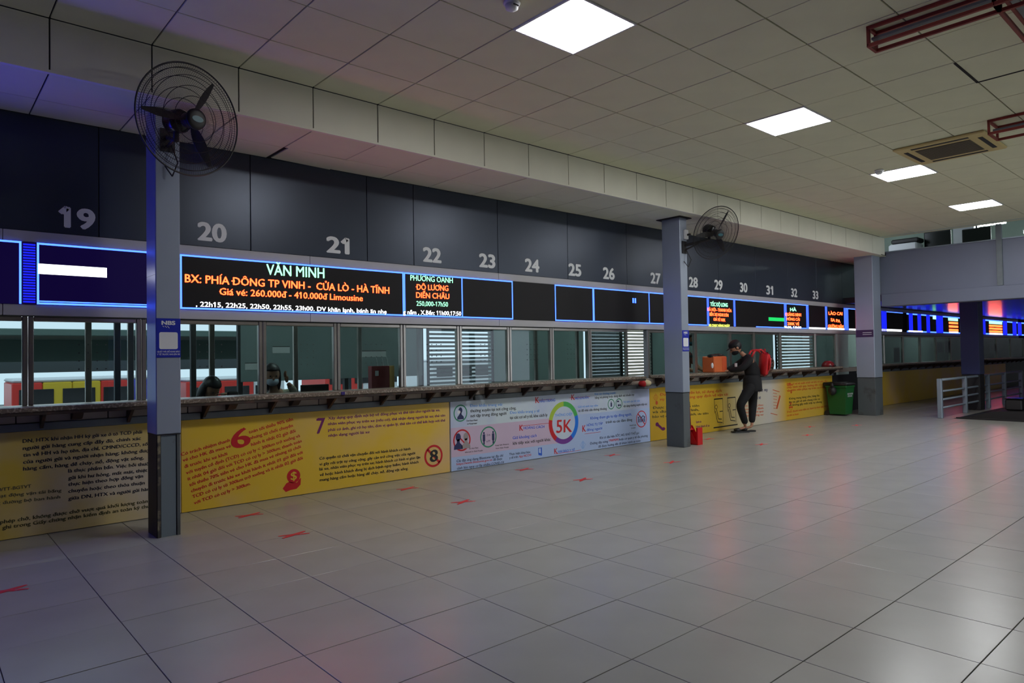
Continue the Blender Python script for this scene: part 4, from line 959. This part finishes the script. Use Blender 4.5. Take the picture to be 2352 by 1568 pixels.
# ================================================================ people
def skin_fig(name, pts, edges, m, parent, sub=2, smooth=True):
    o_ = org(parent)
    me = bpy.data.meshes.new(name); keys = list(pts.keys()); idx = {k: i for i, k in enumerate(keys)}
    me.from_pydata([tuple(Vector(pts[k][0])-o_) for k in keys], [(idx[a], idx[b]) for a, b in edges], [])
    ob = bpy.data.objects.new(name, me); COL.objects.link(ob); ob.parent = parent; me.materials.append(m)
    sk = ob.modifiers.new('skin', 'SKIN'); sk.use_smooth_shade = True; sk.branch_smoothing = .4
    ss = ob.modifiers.new('sub', 'SUBSURF'); ss.levels = sub; ss.render_levels = sub
    for i, k in enumerate(keys):
        r = pts[k][1]; d = me.skin_vertices[0].data[i]; d.radius = (r, r) if not isinstance(r, tuple) else r; d.use_root = (i == 0)
    return ob
M['skin_t'] = mat('skin tone', (176, 128, 100), .55); M['cloth_black'] = mat('black cloth', (15, 15, 18), .85, bump=.2, vscale=30); M['cloth_dark'] = mat('dark trousers', (12, 12, 15), .85)
M['hair'] = mat('black hair', (16, 13, 12), .45); M['mask'] = mat('face mask', (205, 214, 230), .7); M['greenshirt'] = mat('dark green shirt', (44, 52, 48), .8); M['lightcloth'] = mat('pale cloth top', (176, 172, 150), .8)
def hand(parent, wrist, d, side, m, s=1.0, curl=.4):
    w_ = Vector(wrist); d = Vector(d).normalized(); sd = Vector(side).normalized(); dn = d.cross(sd).normalized()
    P = {'w': (w_, .022*s), 'p': (w_+d*.045*s, (.036*s, .018*s)), 'k': (w_+d*.08*s, (.036*s, .016*s))}; E_ = [('w', 'p'), ('p', 'k')]
    skin_fig('palm', P, E_, m, parent, 1)
    for i, L in enumerate((.068, .076, .072, .058)):
        b0_ = w_+d*.085*s+sd*(.028-.019*i)*s
        q = {'a': (b0_-d*.02*s, .0085*s), 'b': (b0_+d*L*.5*s+dn*.008*curl*s, .008*s), 'c': (b0_+d*L*.85*s+dn*.04*curl*s, .0065*s)}
        skin_fig('finger', q, [('a', 'b'), ('b', 'c')], m, parent, 1)
    b0_ = w_+d*.03*s+sd*.03*s
    skin_fig('thumb', {'a': (b0_-sd*.01, .0105*s), 'b': (b0_+d*.03*s+sd*.022*s, .0095*s), 'c': (b0_+d*.058*s+sd*.03*s, .0075*s)}, [('a', 'b'), ('b', 'c')], m, parent, 1)
def head(parent, c, f, s=1.0, hair=True, mask=True, hairlong=False, cap=False):
    c = Vector(c); f = Vector(f).normalized(); up0 = Vector((0, 0, 1)); sx = f.cross(up0).normalized(); up = sx.cross(f).normalized()
    Mx = Matrix((sx, f, up)).transposed()
    def tr(mb): mb.v = [tuple(c+Mx @ (Vector(v)*s)) for v in mb.v]; return mb
    hd = MB().ell((0, 0, .015), (.076, .094, .108), 20, 14); hv = []
    for x, y, z in hd.v:
        if z < -.02: x *= 1-.9*(-.02-z)**1*3.0*.5; y = y*(1-1.2*(-.02-z)) + .01
        hv.append((x, y, z))
    hd.v = hv
    hd.ell((0, .098, -.005), (.013, .018, .02), 8, 6)      # nose
    for e in (-1, 1): hd.ell((e*.077, -.005, -.002), (.012, .02, .03), 8, 6)
    tr(hd).build('face', M['skin_t'], parent, True)
    for e in (-1, 1): tr(MB().ell((e*.03, .086, .018), (.011, .008, .007), 8, 6)).build('eye', M['black'], parent, True)
    if not mask: tr(MB().ell((0, .09, -.05), (.022, .008, .006), 8, 6)).build('mouth', mat('lip', (150, 84, 76), .5), parent, True)
    if hair:
        h = MB().ell((0, -.006, .034), (.088, .106, .104), 24, 16); h.v = [(x, y if z > .06 or y < .02 else .02+(y-.02)*.1, z) for x, y, z in h.v]
        if hairlong:
            h.ell((-.078, -.015, -.05), (.022, .05, .12), 10, 8).ell((.078, -.015, -.05), (.026, .06, .12), 10, 8).ell((0, -.06, -.05), (.07, .05, .13), 12, 8)
        tr(h).build('hair', M['hair'], parent, True)
    if cap:
        tr(MB().ell((0, -.01, .06), (.088, .100, .078), 20, 10)).build('cap', M['cloth_black'], parent, True); tr(MB().ell((0, .10, .055), (.065, .06, .008), 14, 6)).build('cap_brim', M['cloth_black'], parent, True)
    if mask:
        mk = MB().ell((0, .045, -.045), (.066, .068, .05), 16, 10); mk.v = [(x, y if y > 0 else y*.2, z) for x, y, z in mk.v]
        tr(mk).build('face_mask', M['mask'] if mask is True else M[mask], parent, True)
# customer leaning over the ledge
p1 = thing('person', 'person in black hooded top and trousers leaning over the ledge, wearing a red backpack', 'person', (10.2, 5.8, 0))
J = dict(pelvis=(10.26, 5.74, .82), spine=(10.29, 5.75, .97), chest=(10.27, 5.80, 1.12), neck=(10.22, 5.86, 1.24), headb=(10.19, 5.91, 1.30),
         shN=(10.16, 5.70, 1.18), elN=(10.03, 5.80, 1.03), haN=(9.97, 5.99, 1.00), shF=(10.38, 5.93, 1.18), elF=(10.26, 6.06, 1.05), haF=(10.12, 6.13, 1.01),
         hipN=(10.18, 5.70, .78), knN=(9.94, 5.80, .45), anN=(10.14, 5.82, .085), hipF=(10.36, 5.80, .78), knF=(10.38, 5.82, .43), anF=(10.30, 5.80, .085), toN=(9.98, 5.93, .03), toF=(10.13, 5.93, .03))
R_ = dict(pelvis=.125, spine=.115, chest=(.13, .12), neck=.05, headb=.048, shN=.055, elN=.04, haN=.026, shF=.055, elF=.04, haF=.026, hipN=.085, knN=.054, anN=.036, hipF=.085, knF=.054, anF=.036, toN=.026, toF=.026)
def pt_(k, e=0.0):
    r = R_[k]; r = tuple(v+e for v in r) if isinstance(r, tuple) else r+e
    return (J[k], r)
allE = [('pelvis', 'spine'), ('spine', 'chest'), ('chest', 'neck'), ('neck', 'headb'), ('chest', 'shN'), ('shN', 'elN'), ('elN', 'haN'), ('chest', 'shF'), ('shF', 'elF'), ('elF', 'haF'), ('pelvis', 'hipN'), ('hipN', 'knN'), ('knN', 'anN'), ('pelvis', 'hipF'), ('hipF', 'knF'), ('knF', 'anF'), ('anN', 'toN'), ('anF', 'toF')]
skin_fig('body', {k: pt_(k, -.03 if k in ('pelvis', 'spine', 'chest', 'hipN', 'hipF') else -.012) for k in J}, allE, M['skin_t'], p1)
top = {k: pt_(k, .018) for k in ('pelvis', 'spine', 'chest', 'shN', 'elN', 'shF', 'elF')}
top['pelvis'] = ((10.26, 5.74, .84), .15); top['spine'] = (J['spine'], .145); top['haN'] = (J['haN'], .036); top['haF'] = (J['haF'], .036); top['neck'] = (J['neck'], .085)
skin_fig('hooded_top', top, [('pelvis', 'spine'), ('spine', 'chest'), ('chest', 'neck'), ('chest', 'shN'), ('shN', 'elN'), ('elN', 'haN'), ('chest', 'shF'), ('shF', 'elF'), ('elF', 'haF')], M['cloth_black'], p1)
th = MB().lathe([(.10, .655), (.158, .66), (.165, .70), (.162, .78), (.155, .86), (.13, .92)], (0, 0, 0), 24); th.v = [(10.25+x*1.0, 5.745+y*.88, z) for x, y, z in th.v]; th.build('top_hem', M['cloth_black'], p1, True)
for s_ in 'NF':
    q = {'c': ((Vector(J['hip'+s_])*.6+Vector(J['pelvis'])*.4), .10), 'h': ((Vector(J['hip'+s_])*.75+Vector(J['kn'+s_])*.25), .092), 'k': (J['kn'+s_], .072), 'a': ((Vector(J['an'+s_])+Vector((0, 0, .05))), .052)}
    skin_fig('trouser_leg', q, [('c', 'h'), ('h', 'k'), ('k', 'a')], M['cloth_dark'], p1)
    tx = Vector(J['to'+s_]); ax = Vector(J['an'+s_]); d = (tx-ax); d.z = 0; d.normalize(); sd = Vector((-d.y, d.x, 0))
    mb = MB(); pts = []
    for z_ in (.0, .026):
        for (u, v) in ((-.05, -.035), (.08, -.04), (.19, -.05), (.235, -.03), (.235, .03), (.19, .05), (.08, .04), (-.05, .035)):
            g = Vector((ax.x, ax.y, 0))+d*u+sd*v; pts.append((g.x, g.y, z_))
    mb.add(pts, [tuple(range(7, -1, -1)), tuple(range(8, 16))]+[(i, (i+1) % 8, (i+1) % 8+8, i+8) for i in range(8)])
    g = Vector((ax.x, ax.y, .045))+d*.14; mb.ell((g.x, g.y, g.z), (.06, .06, .03), 12, 6)
    mb.build('slipper', M['black'], p1)
head(p1, (10.16, 5.97, 1.365), (-.55, .62, -.62), 1.0, True, 'cloth_black', False, True)
M['emb'] = M['white']; MB().bbox(9.985, 10.0, 5.86, 5.90, 1.06, 1.12, .003).build('sleeve_print', M['white'], p1)
hand(p1, J['haN'], (-.2, .95, -.12), (-.95, -.2, 0), M['skin_t']); hand(p1, J['haF'], (-.6, .7, -.1), (-.7, -.6, 0), M['skin_t'], .9)
# red backpack with clear bubble dome
bp = thing('backpack', 'red backpack with a clear bulging dome on the customer back', 'backpack', (10.48, 5.60, .98))
rb = mat('red nylon', (196, 30, 34), .45)
fx = Vector((.75, -.60, -.12)).normalized(); c0 = Vector((10.42, 5.63, 1.10)); ax_ = Vector((-.66, -.75, 0)).normalized(); az_ = ax_.cross(fx).normalized()
if az_.z < 0: az_ = -az_
def loc3(mb): mb.v = [tuple(c0+ax_*v[0]+fx*v[1]+az_*v[2]) for v in mb.v]; return mb
loc3(MB().bbox(-.14, .14, -.05, .05, -.20, .19, .04)).build('shell', rb, bp, True)
loc3(MB().ell((-.13, 0, -.1), (.04, .05, .08), 12, 8)).build('side_pocket', mat('mesh pocket', (150, 80, 84), .7), bp, True)
loc3(MB().torus((0, .05, .0), .14, .014, 32, 6, Matrix.Rotation(PI/2, 3, 'X'))).build('dome_rim', rb, bp, True)
dm = MB().ell((0, .05, 0), (.125, .115, .155), 20, 12); dm.v = [(x, max(y, .048), z) for x, y, z in dm.v]
loc3(dm).build('dome', glassmat('smoky dome', (.62, .42, .34)), bp, True)
loc3(MB().ell((0, .055, -.03), (.10, .05, .12), 14, 8)).build('inner_cushion', mat('tan cushion', (150, 104, 78), .8), bp, True)
for k_ in range(4): loc3(MB().torus((-.03, .155-.012*abs(k_-1.5), .09-.055*k_), .014, .004, 14, 5, Matrix.Rotation(PI/2, 3, 'X'))).build('air_hole', M['white'], bp, True)
for s_ in (-.09, .09): loc3(MB().path([(s_, -.04, .17), (s_, -.10, .22), (s_, -.20, .19), (s_, -.25, .08)], .016, 8)).build('strap', rb, bp, True)
loc3(MB().torus((0, -.01, .21), .03, .008, 16, 6, Matrix.Rotation(PI/2, 3, 'X'))).build('top_handle', rb, bp, True)
# masked clerk
p2 = thing('person', 'masked woman clerk with long black hair resting her cheek on her hand behind window 20', 'person', (2.83, 6.95, 0))
skin_fig('body', {'s': ((2.86, 7.02, .78), .12), 'c': ((2.85, 6.99, .90), .13), 'n': ((2.84, 6.96, 1.0), .05), 'h': ((2.83, 6.95, 1.05), .045), 'e': ((3.02, 6.86, .96), .035), 'sh': ((2.99, 6.96, .93), .05), 'w': ((2.94, 6.84, 1.05), .024), 'pz': ((2.87, 7.03, .55), .14)}, [('s', 'c'), ('c', 'n'), ('n', 'h'), ('c', 'sh'), ('sh', 'e'), ('e', 'w'), ('s', 'pz')], M['skin_t'], p2)
skin_fig('pale_top', {'p': ((2.87, 7.03, .55), .16), 's': ((2.86, 7.02, .78), .14), 'c': ((2.85, 6.99, .90), .145), 'sh': ((2.99, 6.96, .92), .065), 'e': ((3.02, 6.86, .96), .045), 'w': ((2.955, 6.85, 1.03), .033)}, [('p', 's'), ('s', 'c'), ('c', 'sh'), ('sh', 'e'), ('e', 'w')], M['lightcloth'], p2)
head(p2, (2.80, 6.91, 1.125), (-.18, -.95, -.22), .98, True, True, True)
hand(p2, (2.935, 6.84, 1.05), (-.25, .0, .95), (0, -1, 0), M['skin_t'], .85)
# bowed clerk
p3 = thing('person', 'dark haired clerk with head bowed low over the desk, right of the first column', 'person', (2.25, 7.0, 0))
skin_fig('body', {'p': ((2.3, 7.2, .55), .13), 's': ((2.28, 7.14, .80), .12), 'n': ((2.24, 7.0, .92), .05), 'sh': ((2.42, 7.05, .86), .05), 'e': ((2.44, 6.9, .96), .035), 'w': ((2.33, 6.84, .965), .025)}, [('p', 's'), ('s', 'n'), ('s', 'sh'), ('sh', 'e'), ('e', 'w')], M['cloth_black'], p3)
head(p3, (2.19, 6.88, 1.02), (.2, -.75, -.6), .95, True, False, True)
hand(p3, (2.33, 6.84, .965), (-.9, -.1, 0), (0, -1, 0), M['skin_t'], .85)
# standing clerk
p4 = thing('person', 'standing clerk in dark green shirt behind the orange carton', 'person', (10.0, 6.95, 0))
skin_fig('body', {'p': ((10.1, 7.0, .75), .13), 's': ((10.1, 6.98, 1.0), .13), 'c': ((10.1, 6.95, 1.22), (.16, .12)), 'n': ((10.12, 6.92, 1.38), .05), 'h': ((10.14, 6.9, 1.44), .05), 'a': ((9.93, 6.88, 1.28), .06), 'e': ((9.88, 6.78, 1.04), .042), 'w': ((9.95, 6.6, .98), .027), 'a2': ((10.3, 6.98, 1.28), .06), 'e2': ((10.38, 6.85, 1.05), .042), 'w2': ((10.3, 6.65, .98), .027), 'l': ((10.02, 7.0, .40), .07), 'l2': ((10.2, 7.0, .40), .07), 'f': ((10.02, 7.0, .06), .04), 'f2': ((10.2, 7.0, .06), .04)},
         [('p', 's'), ('s', 'c'), ('c', 'n'), ('n', 'h'), ('c', 'a'), ('a', 'e'), ('e', 'w'), ('c', 'a2'), ('a2', 'e2'), ('e2', 'w2'), ('p', 'l'), ('p', 'l2'), ('l', 'f'), ('l2', 'f2')], M['skin_t'], p4)
skin_fig('shirt', {'p': ((10.1, 7.0, .78), .15), 's': ((10.1, 6.98, 1.0), .15), 'c': ((10.1, 6.95, 1.22), (.18, .14)), 'n': ((10.12, 6.93, 1.34), .08), 'a': ((9.93, 6.88, 1.27), .08), 'e': ((9.89, 6.8, 1.10), .06), 'a2': ((10.3, 6.98, 1.27), .08), 'e2': ((10.37, 6.87, 1.10), .06)}, [('p', 's'), ('s', 'c'), ('c', 'n'), ('c', 'a'), ('a', 'e'), ('c', 'a2'), ('a2', 'e2')], M['greenshirt'], p4)
skin_fig('trousers', {'p': ((10.1, 7.0, .78), .14), 'l': ((10.02, 7.0, .40), .085), 'l2': ((10.2, 7.0, .40), .085), 'f': ((10.02, 7.0, .10), .06), 'f2': ((10.2, 7.0, .10), .06)}, [('p', 'l'), ('p', 'l2'), ('l', 'f'), ('l2', 'f2')], M['cloth_dark'], p4)
head(p4, (10.15, 6.86, 1.53), (.3, -.8, -.35), 1.0, True, 'teal_badge')
hand(p4, (9.95, 6.6, .98), (.2, -.95, -.1), (1, 0, 0), M['skin_t']); hand(p4, (10.3, 6.65, .98), (-.2, -.95, -.1), (-1, 0, 0), M['skin_t'])
# ================================================================ lettering
import unicodedata
def split_marks(t):
    base = []; marks = []
    for ch in t:
        if ch in '\u0110\u0111': base.append('D' if ch == '\u0110' else 'd'); marks.append([ch]); continue
        d = unicodedata.normalize('NFD', ch); b = d[0]
        if b == 'i' and len(d) > 1 and '\u0323' not in d[1:]: b = '\u0131'
        base.append(b); marks.append(list(d[1:]))
    return ''.join(base), marks
ST = {'\u0300': [(-.11, .15, .02, .03)], '\u0301': [(.11, .15, -.02, .03)], '\u0303': [(-.14, .06, -.05, .12), (-.05, .12, .05, .06), (.05, .06, .14, .12)],
      '\u0309': [(-.06, .15, .05, .15), (.05, .15, .05, .09), (.05, .09, -.01, .03)], '\u0302': [(-.14, .03, 0, .13), (0, .13, .14, .03)],
      '\u0306': [(-.13, .13, -.06, .05), (-.06, .05, .06, .05), (.06, .05, .13, .13)]}
def font_curve(body, res):
    c = bpy.data.curves.new('lettering', 'FONT'); c.body = body; c.size = 1.0; c.resolution_u = res; c.fill_mode = 'FRONT'
    o = bpy.data.objects.new('lettering_tmp', c); COL.objects.link(o); return o
T = [split_marks(r[0]) for (_, _, r, _, _) in Q]
chars = sorted(set(ch for b, _ in T for ch in b if ch != ' '))
probe = {c: font_curve('H'+c+'H', 1) for c in chars+[' ']}; probe['HH'] = font_curve('HH', 1); probe['x1'] = font_curve('x', 1)
jobs = [font_curve(b, 2 if len(b) > 14 else 4) for b, _ in T]
bpy.context.view_layer.update(); dg = bpy.context.evaluated_depsgraph_get()
wid = {k: o.dimensions.x for k, o in probe.items()}; adv = {c: wid[c]-wid['HH'] for c in chars+[' ']}; XH = probe['x1'].dimensions.y
res = [bpy.data.meshes.new_from_object(o.evaluated_get(dg)) for o in jobs]
for o in list(probe.values())+jobs: bpy.data.objects.remove(o)
CAP = .69
for me, (b, marks), (parent, nm, r, Y, off) in zip(res, T, Q):
    txt, x0, z0, x1, z1, cap, mt = r
    if not len(me.vertices): continue
    vs = [(v.co.x, v.co.y) for v in me.vertices]; fs = [tuple(p.vertices) for p in me.polygons]; bpy.data.meshes.remove(me)
    def bar2(x0_, y0_, x1_, y1_, t=.075):
        d = Vector((x1_-x0_, y1_-y0_)); d.normalize(); nx, ny = -d.y*t/2, d.x*t/2; ex, ey = d.x*.02, d.y*.02; n = len(vs)
        vs.extend([(x0_-ex+nx, y0_-ey+ny), (x1_+ex+nx, y1_+ey+ny), (x1_+ex-nx, y1_+ey-ny), (x0_-ex-nx, y0_-ey-ny)]); fs.append((n, n+3, n+2, n+1))
    pen = 0.0
    for ch, mk in zip(b, marks):
        a = adv[ch]; cx = pen+a/2; up = ch.isupper(); top = CAP if up or ch in 'hklbdf' else XH
        if ch == '1': bar2(cx-.15, .50, cx-.02, .66, .10)
        if mk:
            stack = 0.0; low = any(m_ in '\u0302\u0306' for m_ in mk)
            for m_ in mk:
                if m_ == '\u0110': bar2(pen-.05, CAP*.5, pen+.20, CAP*.5)
                elif m_ == '\u0111': bar2(cx-.02, .60, pen+a+.04, .60)
                elif m_ == '\u0323': bar2(cx-.035, -.13, cx+.035, -.13, .09)
                elif m_ == '\u031b': bar2(cx+a*.30, top-.04, cx+a*.42, top+.08)
                elif m_ in ST:
                    dx_, dy_ = (0, 0) if (m_ in '\u0302\u0306' or not low) else (.10, .10)
                    for (p0, q0, p1, q1) in ST[m_]: bar2(cx+p0*(1 if not dx_ else .8)+dx_, top+.02+q0*(1 if not dy_ else .8)+dy_, cx+p1*(1 if not dx_ else .8)+dx_, top+.02+q1*(1 if not dy_ else .8)+dy_, .06)
        pen += a
    xs = [v[0] for v in vs]; mn, mx = min(xs), max(xs); L = math.hypot(x1-x0, z1-z0)
    sx = L/(mx-mn); sy = cap/CAP; dx, dz = (x1-x0)/L, (z1-z0)/L; og = org(parent)
    sh = [(0, 0)]
    if off: sh = [(-off, -off*.5), (off, off*.5)] if off < .04 else [(off*math.cos(k*PI/3), off*math.sin(k*PI/3)*.8) for k in range(6)]
    V = []; F = []
    for k, (a_, b_) in enumerate(sh):
        n = len(V)
        for (px_, py_) in vs:
            u = (px_-mn+a_)*sx; q = (py_+b_)*sy
            V.append((x0+dx*u-dz*q-og.x, Y-.00004*k-og.y, z0+dz*u+dx*q-og.z))
        F += [tuple(i_+n for i_ in f) for f in fs]
    m2 = bpy.data.meshes.new(nm); m2.from_pydata(V, [], F); m2.materials.append(M[mt]); m2.update()
    ob = bpy.data.objects.new(nm, m2); COL.objects.link(ob); ob.parent = parent
